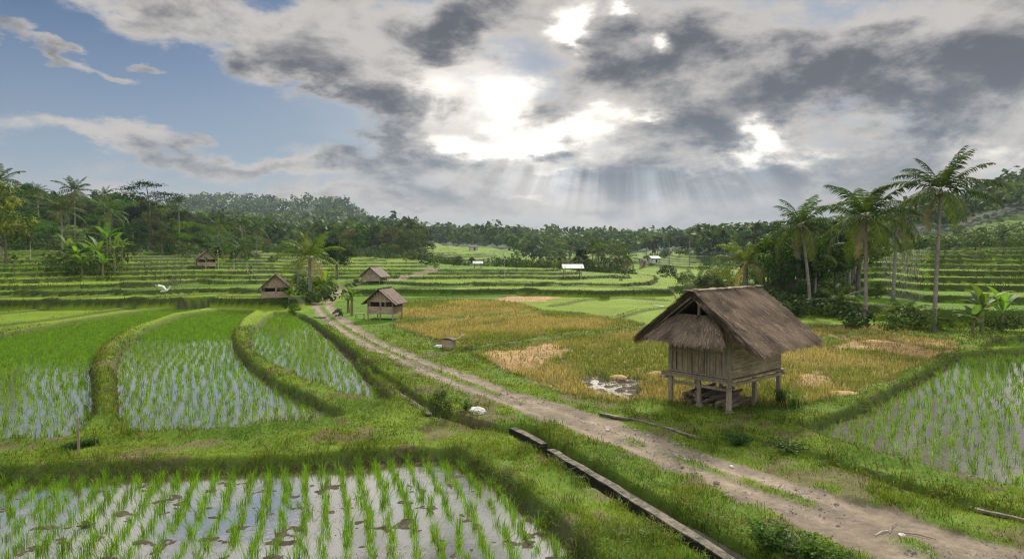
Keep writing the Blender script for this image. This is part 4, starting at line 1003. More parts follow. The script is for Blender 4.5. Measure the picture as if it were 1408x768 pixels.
# ------------------------------------------------------------------ trees and larger plants
def lump(n, rs, R, H, z0, leaf, ncl, flat=1.0, top=False, hole=.0, cols=((.045, .085, .018), (.10, .15, .03))):
    """leaf clumps spread through a crown; returns V, F(tri), col"""
    L = []
    cen = []
    for k in range(ncl):
        a = rs.uniform(0, 6.283); u = rs.uniform(-.75, 1.0); r_ = math.sqrt(max(0, 1 - u * u * .92)) * rs.uniform(.45, 1.0)
        if top: u = abs(u) * .3 + rs.uniform(-.1, .1)
        cen.append((math.cos(a) * r_ * R, math.sin(a) * r_ * R, z0 + H * .5 + u * H * .5 * rs.uniform(.75, 1.05)))
    for cx, cy_, cz in cen:
        m_ = n // ncl; cr = R * rs.uniform(.20, .40); d = rs.normal(size=(m_, 3)); d /= np.linalg.norm(d, axis=1)[:, None]
        q = d * (cr * rs.uniform(.55, 1.05, m_))[:, None]; q[:, 2] *= .62 * flat
        P = q + np.array([cx, cy_, cz]); t = rs.uniform(0, 1); base_ = np.array(cols[0]) * (1 - t) + np.array(cols[1]) * t
        c = base_ * rs.uniform(.7, 1.3, m_)[:, None]
        nn = d + np.array([0, 0, .5]) + rs.normal(0, .45, (m_, 3)); nn /= np.linalg.norm(nn, axis=1)[:, None]
        a_ = np.cross(nn, rs.normal(size=(m_, 3))); a_ /= np.linalg.norm(a_, axis=1)[:, None]; b_ = np.cross(nn, a_); s_ = leaf * rs.uniform(.6, 1.3, m_)[:, None]
        V = np.stack([P - a_ * s_ * .5, P + b_ * s_ * .34, P + a_ * s_ * .5, P - b_ * s_ * .34], 1).reshape(-1, 3); i = (np.arange(m_) * 4)[:, None]
        L.append((V, np.concatenate([i + [[0, 1, 2]], i + [[0, 2, 3]]]), np.repeat(c, 4, 0)))
    return L, cen
def trunk_mesh(H, r0, cen, rs, bend=.04):
    b = BM(); top = H; pts = [(0, 0, -.6)] + [(rs.uniform(-bend, bend) * H * k, rs.uniform(-bend, bend) * H * k, H * k) for k in (.3, .6, .9)]
    b.tube(pts, [r0 * 1.25, r0, r0 * .75, r0 * .4], 7)
    for c in [cen[i] for i in rs.choice(len(cen), min(7, len(cen)), replace=False)]:
        k = rs.uniform(.35, .8); s_ = np.array(pts[1]) * (1 - k) + np.array(pts[3]) * k; m_ = (s_ + np.array(c)) / 2 + np.array([0, 0, .2]); b.tube([tuple(s_), tuple(m_), tuple(c)], [r0 * .4, r0 * .28, r0 * .12], 5)
    bmesh.ops.recalc_face_normals(b.b, faces=b.b.faces); me = bpy.data.meshes.new('trunk'); b.b.to_mesh(me); b.b.free(); me.materials.append(M['bark']); return me
def tree_proto(seed, H, R, n, leaf, ncl, kind='round', cols=((.045, .085, .018), (.10, .15, .03))):
    rs = np.random.default_rng(seed)
    if kind == 'round': L, cen = lump(n, rs, R, H * .72, H * .30, leaf, ncl, cols=cols)
    if kind == 'tall': L, cen = lump(n, rs, R * .62, H * .78, H * .24, leaf, ncl, cols=cols)
    if kind == 'umbrella':                                  # thin flat plates of foliage on long limbs
        L = []; cen = []
        for k in range(ncl):
            a = rs.uniform(0, 6.283); r_ = R * math.sqrt(rs.uniform(.02, 1)); z = H * (.98 - .26 * (r_ / R) ** 1.5 - (.22 if rs.random() < .4 else 0) * rs.random())
            cen.append((math.cos(a) * r_, math.sin(a) * r_, z)); m_ = n // ncl
            q = rs.normal(size=(m_, 3)) * np.array([R * .15, R * .15, H * .010]); P = q + np.array(cen[-1]); c = np.array(cols[0]) * rs.uniform(.7, 1.5, m_)[:, None]
            nn = rs.normal(0, .4, (m_, 3)) + np.array([0, 0, 1]); nn /= np.linalg.norm(nn, axis=1)[:, None]; a_ = np.cross(nn, rs.normal(size=(m_, 3))); a_ /= np.linalg.norm(a_, axis=1)[:, None]; b_ = np.cross(nn, a_); s_ = leaf * rs.uniform(.6, 1.3, m_)[:, None]
            V = np.stack([P - a_ * s_ * .5, P + b_ * s_ * .34, P + a_ * s_ * .5, P - b_ * s_ * .34], 1).reshape(-1, 3); i = (np.arange(m_) * 4)[:, None]
            L.append((V, np.concatenate([i + [[0, 1, 2]], i + [[0, 2, 3]]]), np.repeat(c, 4, 0)))
    if kind == 'bush': L, cen = lump(n, rs, R, H * 1.0, H * .05, leaf, ncl, 1.3, cols=cols)
    if kind == 'sparse': L, cen = lump(n, rs, R * .8, H * .55, H * .46, leaf, ncl, .6, cols=cols)
    cr = mesh_np('crown', *join(L)); cr.materials.append(M['crown'])
    return cr, (trunk_mesh(H, .028 * H * (.6 if kind in ('tall', 'sparse', 'umbrella') else 1), cen, rs) if kind != 'bush' else None), H
GR = ((.032, .075, .010), (.11, .18, .020)); LG = ((.06, .13, .010), (.16, .24, .020)); DG = ((.012, .030, .008), (.034, .064, .014)); OL = ((.06, .075, .025), (.13, .14, .04))
PR = dict(
 r0=tree_proto(1, 10, 4.4, 3600, .42, 44, cols=GR), r1=tree_proto(2, 10, 5.0, 3600, .42, 50, cols=GR), r2=tree_proto(3, 10, 4.0, 3400, .42, 38, cols=LG), r3=tree_proto(4, 10, 4.6, 3400, .42, 42, cols=OL),
 t0=tree_proto(5, 10, 4.0, 3000, .38, 36, 'tall', GR), t1=tree_proto(6, 10, 3.6, 2600, .38, 30, 'tall', DG), s0=tree_proto(7, 10, 3.6, 1700, .36, 22, 'sparse', DG), s1=tree_proto(8, 10, 4.2, 1900, .36, 24, 'sparse', GR),
 u0=tree_proto(9, 12, 6.5, 3000, .34, 42, 'umbrella', DG), dk=tree_proto(10, 8, 3.4, 6500, .26, 60, cols=DG),
 b0=tree_proto(11, 2, 1.5, 1900, .16, 26, 'bush', GR), b1=tree_proto(12, 2, 1.7, 1900, .16, 26, 'bush', LG), b2=tree_proto(13, 2, 1.3, 1800, .15, 24, 'bush', DG), nb=tree_proto(14, 2, 1.5, 5200, .085, 46, 'bush', GR))
def put_tree(name, key, x0, y0, H, label, cat='tree', group=None, wide=1.0, parts=True, zoff=0.0):
    cr, tr, H0 = PR[key]; s_ = H / H0; z0 = gz(x0, y0)
    if tr is None:
        o = bpy.data.objects.new(name, cr); C.objects.link(o)
    else:
        o = bpy.data.objects.new(name, None); C.objects.link(o)
        c = bpy.data.objects.new('crown', cr); C.objects.link(c); c.parent = o; t = bpy.data.objects.new('trunk', tr); C.objects.link(t); t.parent = o
    o.location = (x0, y0, z0 - .05 + zoff); o.rotation_euler = (0, 0, random.uniform(0, 6.28)); o.scale = (s_ * wide, s_ * wide * random.uniform(.9, 1.1), s_)
    return tag(o, label, cat, group)
def interp(u, xs, ys): return float(np.interp(u, xs, ys))
# --- palms
def frond(L, e0, droop, az, rs, nl=30, wl=.07, curl=1.0):
    """one feather leaf: a curved midrib with hanging leaflets; returns V,F,col"""
    n = nl; t = np.linspace(0, 1, n); el = e0 - droop * t ** 1.6
    ds = L / (n - 1); hx = np.concatenate([[0], np.cumsum(np.cos(el[:-1]) * ds)]); hz = np.concatenate([[0], np.cumsum(np.sin(el[:-1]) * ds)])
    dirh = np.array([math.cos(az), math.sin(az), 0]); side = np.array([-math.sin(az), math.cos(az), 0])
    P = hx[:, None] * dirh + hz[:, None] * np.array([0, 0, 1]); T = np.cos(el)[:, None] * dirh + np.sin(el)[:, None] * np.array([0, 0, 1]); N = np.cross(T, side) * -1
    out = []
    w = .035 * (1 - t * .85) * (L / 4); A_ = P + side * w[:, None]; B_ = P - side * w[:, None]; V = np.concatenate([A_, B_]); i = np.arange(n - 1)[:, None]
    F = np.concatenate([i + [[0, 1, n + 1]], i + [[0, n + 1, n]]]); base_ = np.array([.16, .17, .05]); out.append((V, F, np.tile(base_, (2 * n, 1))))
    tt = np.linspace(.10, 1.0, n); PP = np.stack([np.interp(tt, t, P[:, k]) for k in range(3)], -1); TT = np.stack([np.interp(tt, t, T[:, k]) for k in range(3)], -1); NN = np.stack([np.interp(tt, t, N[:, k]) for k in range(3)], -1)
    for sg in (-1, 1):
        ll = L * .25 * np.sin(np.clip(tt * 1.05 + .12, 0, 1.12) / 1.12 * math.pi * .93) ** .6 * rs.uniform(.8, 1.1, n)
        d = side * sg * .75 + TT * .62 + np.array([0, 0, -.38 * curl]) + rs.normal(0, .10, (n, 3)); d /= np.linalg.norm(d, axis=1)[:, None]
        d2 = d + np.array([0, 0, -.55 * curl]); d2 /= np.linalg.norm(d2, axis=1)[:, None]
        ww = (wl * L / 4) * rs.uniform(.7, 1.2, n)[:, None]; s_ = TT * ww * .5
        m_ = PP + d * ll[:, None] * .55; tip = m_ + d2 * ll[:, None] * .45
        V = np.stack([PP - s_, PP + s_, m_ + s_, m_ - s_, tip], 1).reshape(-1, 3); b = (np.arange(n) * 5)[:, None]
        F = np.concatenate([b + [[0, 1, 2]], b + [[0, 2, 3]], b + [[3, 2, 4]]])
        g = np.array([.050, .092, .014]) * rs.uniform(.65, 1.35, n)[:, None]; out.append((V, F, np.repeat(g, 5, 0)))
    return join(out)
def palm_crown(L, nf, rs, dead=2, nl=30, e_hi=1.35, e_lo=-.55, separate=False, wl=.085):
    fr = []
    for k in range(nf):
        f = k / (nf - 1); e0 = e_hi - (e_hi - e_lo) * f ** 1.05; az = k * 2.39996 + rs.uniform(-.2, .2); v, F_, c = frond(L * rs.uniform(.82, 1.08) * (.75 + .25 * min(1, f * 3)), e0, (.55 + .75 * rs.random() + .35 * f), az, rs, nl, wl)
        if k >= nf - dead: v = v * .8; c = c * 0 + np.array([.17, .145, .09]) * rs.uniform(.8, 1.2)
        elif f > .7: c = c * np.array([1.5, 1.25, 1.1])
        fr.append((v, F_, c))
    return fr if separate else [join(fr)]
def palm(name, x0, y0, H, L, label, lean=(0, 0), nf=22, seed=0, detail=True, r0=.17, group=None, nl=30, e_lo=-.55, dead=2, proto=None, wl=.085):
    rs = np.random.default_rng(seed); z0 = gz(x0, y0); t = thing(name, (x0, y0, z0), 0, label, 'palm', group)
    b = BM(); pts = []; rad_ = []
    for k in range(9): f = k / 8; pts.append((lean[0] * f ** 1.4, lean[1] * f ** 1.4, -.3 + (H + .3) * f)); rad_.append(r0 * (1.45 if k == 0 else 1.05 - .4 * f))
    b.tube(pts, rad_, 9); b.out('trunk', M['palmbark'], t, 0, True)
    for i, fr in enumerate(palm_crown(L, nf, rs, dead, nl, separate=detail, e_lo=e_lo, wl=wl)):
        if seed in (4, 5, 6): fr = (fr[0], fr[1], fr[2] * np.array([2.0, 1.7, 1.2]))     # the young palms are yellower
        o = add('frond' if detail else 'crown', mesh_np('frond', *fr), M['palm'], t); o.location = (lean[0], lean[1], H)
    if detail and H > 6:
        for k in range(6): a = k * 1.05; b = BM(); b.rock((lean[0] + math.cos(a) * .26, lean[1] + math.sin(a) * .26, H - .28 - .08 * (k % 2)), (.13, .13, .16), 1, .05, k); b.out('coconut', M['coconut'], t, 0, True)
    return t
def pxh(u, vtop, Y): x0, y0 = at_terrain(u, Y); return x0, y0, (345 - vtop) * Y / FPX + CAM_H - gz(x0, y0)
x0, y0, H = pxh(1284, 262, vy(1284, 457)); palm('coconut_palm', x0, y0, H, 4.2, 'tallest coconut palm, standing alone with a straight bare trunk before the terraces', (.25, 0), 20, 1, r0=.145, nl=40)
x0, y0, H = pxh(1190, 297, vy(1190, 447)); palm('coconut_palm', x0, y0, H, 4.3, 'coconut palm with a heavy drooping crown between two other tall palms', (-.15, 0), 22, 2, r0=.145, nl=38, e_lo=-.8, dead=2)
x0, y0, H = pxh(1110, 308, vy(1116, 433)); palm('coconut_palm', x0 + .3, y0, H, 4.1, 'coconut palm with a pale trunk leaning towards the thatched hut', (-.95, 0), 20, 3, r0=.15, nl=36, e_lo=-.8)
x0, y0, H = pxh(1024, 362, 72); palm('coconut_palm', x0, y0, H, 4.4, 'short broad palm just behind the ridge of the large thatched hut', (.1, 0), 22, 4, r0=.30, nl=34, e_lo=-.5, dead=2)
x0, y0, H = pxh(426, 353, vy(426, 408)); palm('coconut_palm', x0, y0, H, 4.3, 'solitary young palm with splayed fronds beside the bend of the track', (.05, 0), 20, 5, r0=.20, nl=30, e_lo=-.35, dead=2)
x0, y0, H = pxh(410, 372, 76); palm('slender_palm', x0, y0, H, 2.0, 'slender small palm between the plank hut and the splayed palm', (.0, 0), 12, 6, detail=False, r0=.10, nl=20, e_lo=0.2, dead=0)
x0, y0, H = pxh(1228, 300, 60); palm('coconut_palm', x0, y0, H, 3.6, 'ragged palm half hidden between the two tallest palms', (.2, 0), 18, 61, detail=False, r0=.15, nl=26, e_lo=-.9)
for i, (u, v, Y, L, lb) in enumerate([(1150, 415, 57, 2.6, 'low bushy palm at the foot of the pale leaning trunk'), (1243, 434, 51, 2.0, 'small fan of palm fronds between two bare trunks'), (957, 388, 80, 2.8, 'low palm with arching fronds beside the orange-flecked bush'), (1168, 300, 75, 3.2, 'dark palm top rising behind the drooping palm'),
    (1120, 352, 66, 3.4, 'palm with low hanging fronds in the dense grove behind the leaning trunk'), (1315, 345, 118, 3.2, 'short palm at the top of the terraced slope')]):
    x0, y0, H = pxh(u, v, Y); palm('coconut_palm', x0, y0, max(H, .8), L, lb, (.1, 0), 15, 20 + i, detail=False, r0=.14, nl=24, e_lo=-.2, dead=1)
# palms on the wooded slope and in the valley: one of each kind copied
PP_ = []
for k in range(4):
    rs = np.random.default_rng(40 + k); cm = mesh_np('crown', *palm_crown(3.6, 17, rs, 2, 18, e_lo=-.8 if k % 2 else -.3, wl=.14)[0]); cm.materials.append(M['palm'])
    b = BM(); b.tube([(0, 0, -.4), (.02, 0, .33), (.05, 0, .66), (.1, 0, 1)], [.19, .15, .13, .11], 6); tmh = bpy.data.meshes.new('trunk'); b.b.to_mesh(tmh); b.b.free(); tmh.materials.append(M['palmbark']); PP_.append((cm, tmh))
def far_palm(u, v, Y, s_, label, k=0, group=None):
    x0, y0, H = pxh(u, v, Y); H = max(H, 1.5); o = thing('coconut_palm', (x0, y0, gz(x0, y0)), random.uniform(0, 6.28), label, 'palm', group)
    c = bpy.data.objects.new('crown', PP_[k][0]); C.objects.link(c); c.parent = o; c.location = (.1, 0, H); c.scale = (s_, s_, s_)
    t = bpy.data.objects.new('trunk', PP_[k][1]); C.objects.link(t); t.parent = o; t.scale = (1, 1, H)
for i, a in enumerate([(104,262,150,1.35,'palm with a mop of fronds silhouetted on the ridge of the wooded hill'),(54,262,165,.9,'small palm top on the dark crest of the wooded hill'),(86,290,125,1.45,'palm with yellowing fronds on the wooded hill above the banana grove'),(152,290,128,1.35,'palm with a pale trunk rising out of the woods over the banana clump'),
    (247,278,165,.8,'small palm top next to the flat-topped tree on the ridge'),(145,268,170,1.0,'palm partly behind the ridge between the mop palm and the flat-topped tree'),(333,308,150,1.0,'one of twin palms at the end of the wooded hill, the one with upright fronds'),(353,312,145,1.15,'one of twin palms at the end of the wooded hill, with drooping dry fronds'),
    (300,310,150,.9,'palm leaning out of the woods before the twin palms'),(305,345,122,.8,'low palm behind the small grey hut'),(330,350,120,.9,'yellow-tipped low palm among the saplings by the small grey hut'),(260,345,130,.9,'young palm at the foot of the wooded hill just above the grey hut'),(2,250,110,1.2,'palm crown cut by the edge of the picture above the dark woods'),
    (783,338,150,.9,'thin tall palm above the dark tree in the valley row'),(815,338,145,1.05,'tall palm in the middle of the valley row near the pale-roofed shelter'),(823,346,142,1.1,'palm leaning against the tall one in the middle of the valley row'),(845,352,138,1.1,'full-crowned palm at the end of the valley row'),(862,355,135,1.0,'last palm of the valley row, beside the open green slope'),
    (770,350,160,.8,'palm at the start of the valley row'),(710,350,175,.6,'small palm standing alone below the far fields'),(690,360,170,.5,'stunted palm beside the tiny pale-roofed shelter'),
    (1345,330,130,1.2,'palm among trees on the crest of the terraced hill'),(1380,322,140,1.1,'palm with raised fronds at the end of the terraced hill crest'),(1320,322,150,1.0,'palm behind the tallest palm on the terraced hill crest'),(920,328,215,.8,'palm in the dark trees left of the far green slope'.replace('left of','over')),(948,322,215,.8,'palm top amid the dark trees above the large hut')]):
    far_palm(a[0], a[1], a[2], a[3], a[4], i % 4)
# --- bananas
def banana_mesh(seed, n=11, L=1.7):
    rs = np.random.default_rng(seed); out = []
    for k in range(n):
        az = k * 2.4 + rs.uniform(-.3, .3); e0 = 1.35 - .9 * (k / n) + rs.uniform(-.15, .15); dr = rs.uniform(.8, 1.9); m = 12; t = np.linspace(0, 1, m); el = e0 - dr * t ** 1.5
        Lk = L * rs.uniform(.75, 1.1); ds = Lk / (m - 1); hx = np.concatenate([[0], np.cumsum(np.cos(el[:-1]) * ds)]); hz = np.concatenate([[0], np.cumsum(np.sin(el[:-1]) * ds)])
        dh = np.array([math.cos(az), math.sin(az), 0]); sd_ = np.array([-math.sin(az), math.cos(az), 0]); P = hx[:, None] * dh + hz[:, None] * np.array([0, 0, 1])
        w = np.where(t < .16, .03, .27 * np.sin(np.clip((t - .12) / .88, 0, 1) * math.pi * .95 + .05) ** .6 + .02) * L / 2.1; w = w * rs.uniform(.8, 1.1, m)
        V = np.concatenate([P, P + sd_ * w[:, None] + np.array([0, 0, 1]) * (w * .18)[:, None], P - sd_ * w[:, None] + np.array([0, 0, 1]) * (w * .18)[:, None]]); i = np.arange(m - 1)[:, None]
        F = np.concatenate([i + [[0, 1, m + 1]], i + [[0, m + 1, m]], i + [[0, 2 * m, 2 * m + 1]], i + [[0, 2 * m + 1, 1]]])
        c = np.array([.10, .185, .025]) * rs.uniform(.7, 1.3) * np.concatenate([np.full(m, 1.3), rs.uniform(.8, 1.15, 2 * m)])[:, None]
        if k > n - 3 and rs.random() < .6: c = c * 0 + np.array([.19, .15, .07])
        out.append((V, F, c))
    me = mesh_np('leaves', *join(out), smooth=False); me.materials.append(M['banana']); return me
BA = [banana_mesh(50 + k, 8 + k % 3) for k in range(4)]
bs = BM(); bs.tube([(0, 0, -.2), (.02, 0, .5), (0, .02, 1.0)], [.13, .11, .07], 8); BST = bpy.data.meshes.new('stem'); bs.b.to_mesh(BST); bs.b.free(); BST.materials.append(mat_noise('banana_stem', (.14, .13, .06), (.24, .22, .10), 5))
def banana(u, Y, Hs, s_, label, k=0, group=None):
    x0, y0 = at_terrain(u, Y); o = thing('banana_plant', (x0, y0, gz(x0, y0)), random.uniform(0, 6.28), label, 'banana plant', group)
    c = add('leaves', BA[k], None, o); c.location = (0, 0, Hs); c.scale = (s_,) * 3; t = add('stem', BST, None, o); t.scale = (1.1, 1.1, Hs + .1)
for i, (u, Y, Hs, s_, lb) in enumerate([(92,92,2.6,1.4,'upright banana plant at the end of the grove towards the white-trunked sapling'),(106,88,2.2,1.3,'banana plant with blue-green leaves second along the grove'),(122,92,2.4,1.3,'low spreading banana plant in the middle of the grove'),(136,88,2.5,1.5,'banana plant with ragged leaves before the tall clump'),
    (148,93,3.8,1.7,'tallest banana plant of the grove below the wooded hill'),(158,88,2.8,1.5,'banana plant with yellow-green leaves in the tall clump'),(168,91,3.1,1.4,'banana plant with a fan of pale leaves at the hut side of the grove'),(113,86,1.5,1.1,'short banana plant in front of the grove'),(142,84,1.6,1.2,'drooping young banana plant at the front of the tall clump')]):
    banana(u, Y, Hs, s_, lb, i % 4)
banana(484, vy(484, 434), 1.5, .95, 'banana plant with yellow-green leaves beside the hut with the rusty roof', 1)
banana(479, vy(479, 430), 1.0, .8, 'smaller banana plant tucked behind the one at the rusty-roofed hut', 2)
banana(1350, vy(1350, 458), 1.5, 1.35, 'banana plant with one upright bright leaf below the terraced slope', 0)
banana(1378, vy(1378, 456), 1.2, 1.3, 'dark ragged banana plant at the end of the terraced slope', 3)
banana(1338, vy(1338, 459), .8, 1.1, 'low banana plant with split leaves under the bright-leaved one', 2)
banana(447, 82, 1.6, 1.1, 'banana plant in the grove behind the splayed palm', 3)
banana(398, 66, .8, .8, 'stubby banana plant at the ditch by the plank hut', 1)
# --- the wooded hill
SKX = [-300, 0, 25, 60, 100, 150, 190, 240, 275, 300, 330, 380, 430, 470, 520, 560, 620, 660, 700, 760, 880, 920, 960, 1010, 1060, 1120, 1260, 1300, 1340, 1408, 1700]
SKY_ = [245, 258, 246, 258, 262, 268, 268, 278, 286, 292, 312, 318, 312, 303, 308, 312, 320, 323, 328, 330, 330, 322, 316, 318, 306, 300, 312, 318, 306, 300, 285]
gl = 'trees crowding the wooded hill behind the banana grove'
LB = {'r0': 'rounded mid-green tree in the wood behind the banana grove', 'r1': 'broad mid-green tree with an uneven crown in the wood behind the banana grove', 'r2': 'lighter yellow-green tree in the wood behind the banana grove', 'r3': 'olive brownish tree in the wood behind the banana grove', 't0': 'tall narrow green tree in the wood behind the banana grove', 't1': 'tall dark tree in the wood behind the banana grove', 's0': 'thin open-crowned dark tree on the crest behind the banana grove', 's1': 'open-crowned green tree on the crest behind the banana grove'}
random.seed(21)
for lay, (Y0, off, N_, keys) in enumerate([(212, 0, 36, ('s0', 's1', 't1', 'r0', 't0', 'r1')), (188, 8, 30, ('r0', 'r1', 'r3', 't0', 'r2', 'dk')), (166, 22, 30, ('r1', 'r0', 'r2', 'r3', 't1')), (146, 40, 26, ('r0', 'r2', 'r1', 'r3'))]):
    for i in range(N_):
        u = -230 + (i + random.uniform(.1, .9)) * 580 / N_; Y = Y0 + random.uniform(-8, 8); k = random.choice(keys)
        vt = interp(u, SKX, SKY_) + off + random.uniform(-2, 10); x0, y0, H = pxh(u, vt, Y); H = min(max(H, 4.5), 19)
        lab = LB.get(k, 'very dark dense tree in the wood behind the banana grove')
        put_tree('broadleaf_tree', k, x0, y0, H, lab, 'tree', gl, min(1.25, max(.62, 9.0 / H)))
put_tree('flat_topped_tree', 'u0', *pxh(206, 248, 165)[:2], pxh(206, 248, 165)[2], 'tall flat-topped tree with layered airy foliage on the ridge of the wooded hill', 'tree', None, .85)
put_tree('flat_topped_tree', 'u0', *pxh(563, 299, 225)[:2], pxh(563, 299, 225)[2], 'flat-topped tree standing above the hazy wooded ridge in the middle distance', 'tree', None, .55)
put_tree('broadleaf_tree', 'r2', *at_terrain(-6, 84), 11, 'bright yellow-green tree cut by the edge of the picture in front of the dark woods', 'tree', None, .8)
put_tree('broadleaf_tree', 'r3', *at_terrain(8, 96), 6, 'low orange-tinged tree under the bright yellow-green one', 'tree', None, 1.0)
# --- the middle ridge and the valley
gm = 'trees along the hazy ridge beyond the bend of the track'
for i in range(46):
    u = 345 + (i + random.uniform(0, 1)) * 245 / 46; Y = random.uniform(195, 245); k = random.choice(('r0', 'r1', 't0', 'r3', 's1', 't1', 'r0'))
    vt = interp(u, SKX, SKY_) + random.uniform(2, 30); x0, y0, H = pxh(u, vt, Y); H = min(max(H, 4), 15)
    put_tree('broadleaf_tree', k, x0, y0, H, {'r0': 'rounded green tree on the hazy ridge beyond the track', 'r1': 'broad green tree on the hazy ridge beyond the track', 't0': 'narrow green tree on the hazy ridge beyond the track', 'r3': 'olive tree on the hazy ridge beyond the track', 's1': 'open-crowned tree on the hazy ridge beyond the track', 't1': 'dark narrow tree on the hazy ridge beyond the track'}[k], 'tree', gm, min(1.2, max(.6, 8.0 / H)))
gv = 'trees in the valley row behind the central terraces'
for i in range(44):
    if i < 20 and i % 2: continue
    u = 560 + (i + random.uniform(0, 1)) * 305 / 44; Y = random.uniform(140, 185); k = random.choice(('r0', 'r1', 't0', 'r3', 's0', 't1'))
    vt = (368 if u < 690 else 358 if u < 760 else 356) + random.uniform(-6, 18); x0, y0, H = pxh(u, vt, Y); H = min(max(H, 2.2), 10)
    put_tree('broadleaf_tree', k, x0, y0, H, {'r0': 'rounded tree in the valley row behind the central terraces', 'r1': 'broad tree in the valley row behind the central terraces', 't0': 'narrow tree in the valley row behind the central terraces', 'r3': 'olive tree in the valley row behind the central terraces', 's0': 'thin dark tree in the valley row behind the central terraces', 't1': 'dark narrow tree in the valley row behind the central terraces'}[k], 'tree', gv, .95)
put_tree('broadleaf_tree', 'dk', *at_terrain(800, 150), pxh(800, 342, 150)[2], 'very dark dense tree behind the tall valley palms', 'tree', None, .75)
put_tree('broadleaf_tree', 'dk', *at_terrain(463, 104), pxh(463, 331, 104)[2], 'very dark rounded tree just behind the splayed palm at the bend of the track', 'tree', None, 1.0)
for i, (u, vt, Y, k, lb) in enumerate([(917,366,130,'b2','dark bush on the terraces below the far green slope'),(1205,392,64,'b0','bush between the trunks of the two tall palms'),(1222,425,52,'b1','bright low bush by the trunk of the drooping palm'),(1170,425,55,'b2','dark bush at the foot of the drooping palm'),(1265,440,48,'b0','low bush beside the foot of the tallest palm'),(1300,443,47,'b1','spreading green bush between the tallest palm and the bananas'),
    (990,372,82,'b1','light green bush behind the short broad palm'),(975,378,78,'r3','small orange-flecked shrub near the short broad palm'),(1060,400,62,'b0','bush beside the big hut roof under the grove'),(1085,410,60,'b2','dark bush at the edge of the grove nearest the hut roof'),(1135,405,60,'b2','dark bush behind the pale leaning trunk'),(1105,395,66,'b0','green bush in the shade of the leaning palm')]):
    x0, y0, H = pxh(u, vt, Y); put_tree('shrub', k, x0, y0, max(H, .8), lb, 'shrub', None, 1.15)
gr = 'dense trees of the grove behind the tall palms'
for i in range(24):
    u = 1048 + (i + random.uniform(0, 1)) * 150 / 24; Y = random.uniform(66, 100); k = random.choice(('r0', 'dk', 'r1', 'dk', 't0', 'r2'))
    vt = interp(u, [1040, 1080, 1130, 1180, 1230, 1260], [345, 312, 300, 300, 330, 350]) + random.uniform(-4, 40); x0, y0, H = pxh(u, vt, Y); H = min(max(H, 2.5), 9.5)
    put_tree('broadleaf_tree', k, x0, y0, H, {'r0': 'rounded green tree in the grove behind the tall palms', 'dk': 'very dark dense tree in the grove behind the tall palms', 'r1': 'broad green tree in the grove behind the tall palms', 't0': 'narrow green tree in the grove behind the tall palms', 'r2': 'lighter green tree in the grove behind the tall palms'}[k], 'tree', gr, .95)
gh = 'trees along the skyline over the far green slope'
for i in range(30):
    u = 885 + (i + random.uniform(0, 1)) * 190 / 30; Y = random.uniform(205, 250); k = random.choice(('s0', 't1', 's1', 'r0', 't1'))
    vt = interp(u, SKX, SKY_) + random.uniform(-3, 14); Y = Y if u > 968 else Y + 52
    x0, y0, H = pxh(u, vt, Y); H = min(max(H, 3), 12)
    put_tree('broadleaf_tree', k, x0, y0, H, {'s0': 'thin dark tree on the skyline over the far green slope', 't1': 'dark narrow tree on the skyline over the far green slope', 's1': 'open-crowned tree on the skyline over the far green slope', 'r0': 'rounded tree on the skyline over the far green slope'}[k], 'tree', gh, .9)
gt = 'trees on the crest of the terraced hill behind the tallest palm'
for i in range(34):
    u = 1235 + (i + random.uniform(0, 1)) * 300 / 34; Y = random.choice((random.uniform(122, 140), random.uniform(160, 200))); k = random.choice(('r0', 'r1', 'r3', 't0', 'r2', 't1'))
    vt = (interp(u, SKX, SKY_) + random.uniform(4, 16)) if Y > 150 else random.uniform(328, 342); x0, y0, H = pxh(u, vt, Y); H = min(max(H, 2), 13)
    put_tree('broadleaf_tree', k, x0, y0, H, {'r0': 'rounded green tree on the crest of the terraced hill', 'r1': 'broad green tree on the crest of the terraced hill', 'r3': 'olive tree on the crest of the terraced hill', 't0': 'narrow green tree on the crest of the terraced hill', 'r2': 'lighter green tree on the crest of the terraced hill', 't1': 'dark narrow tree on the crest of the terraced hill'}[k], 'tree', gt, 1.0)
# shrubs round the splayed palm and the huts
for i, (u, vt, Y, k, lb) in enumerate([(402,402,74,'b1','yellow-green shrub beside the plank hut'),(418,394,78,'b0','green shrub at the foot of the splayed palm'),(436,385,80,'b1','light shrub under the fronds of the splayed palm'),(446,398,76,'b0','dark-based shrub where the track bends'),(432,404,72,'b0','rounded shrub nearest the track under the splayed palm'),(398,384,84,'b1','tall yellow-green shrub behind the plank hut'),
    (480,392,86,'b1','pale shrub between the splayed palm and the far brown hut'),(492,384,100,'b0','low shrub beside the hut behind the bend'),(530,383,112,'b2','dark shrub at the end of the hut behind the bend'),(405,418,60,'b0','thick weedy shrub at the head of the narrow ditch'),(398,412,64,'b2','dark shrub by the slab across the ditch'),(465,432,57,'b2','flat dark shrub at the edge of the track near the bananas'),
    (200,352,128,'b1','bright round shrub at the foot of the wooded hill'),(185,354,126,'b0','green round shrub at the foot of the wooded hill'),(228,350,130,'b0','wide shrub at the wood edge above the terraces'),(70,350,105,'b0','bush beside the sapling with the white trunk'),(20,352,100,'b2','dark bush under the trees at the edge of the terraces'),(320,354,120,'b1','yellow-leaved bush among the saplings by the grey hut'),(375,352,130,'b0','bush at the end of the upper terraces'),(355,350,135,'b1','light bush under the twin palms'),(600,380,122,'b1','bright bush where the path climbs over the terraces')]):
    x0, y0, H = pxh(u, vt, Y); put_tree('shrub', k, x0, y0, max(H, .7), lb, 'shrub', None, 1.0)
M['palebark'] = mat_noise('pale_bark', (.42, .38, .32), (.62, .58, .50), 4)
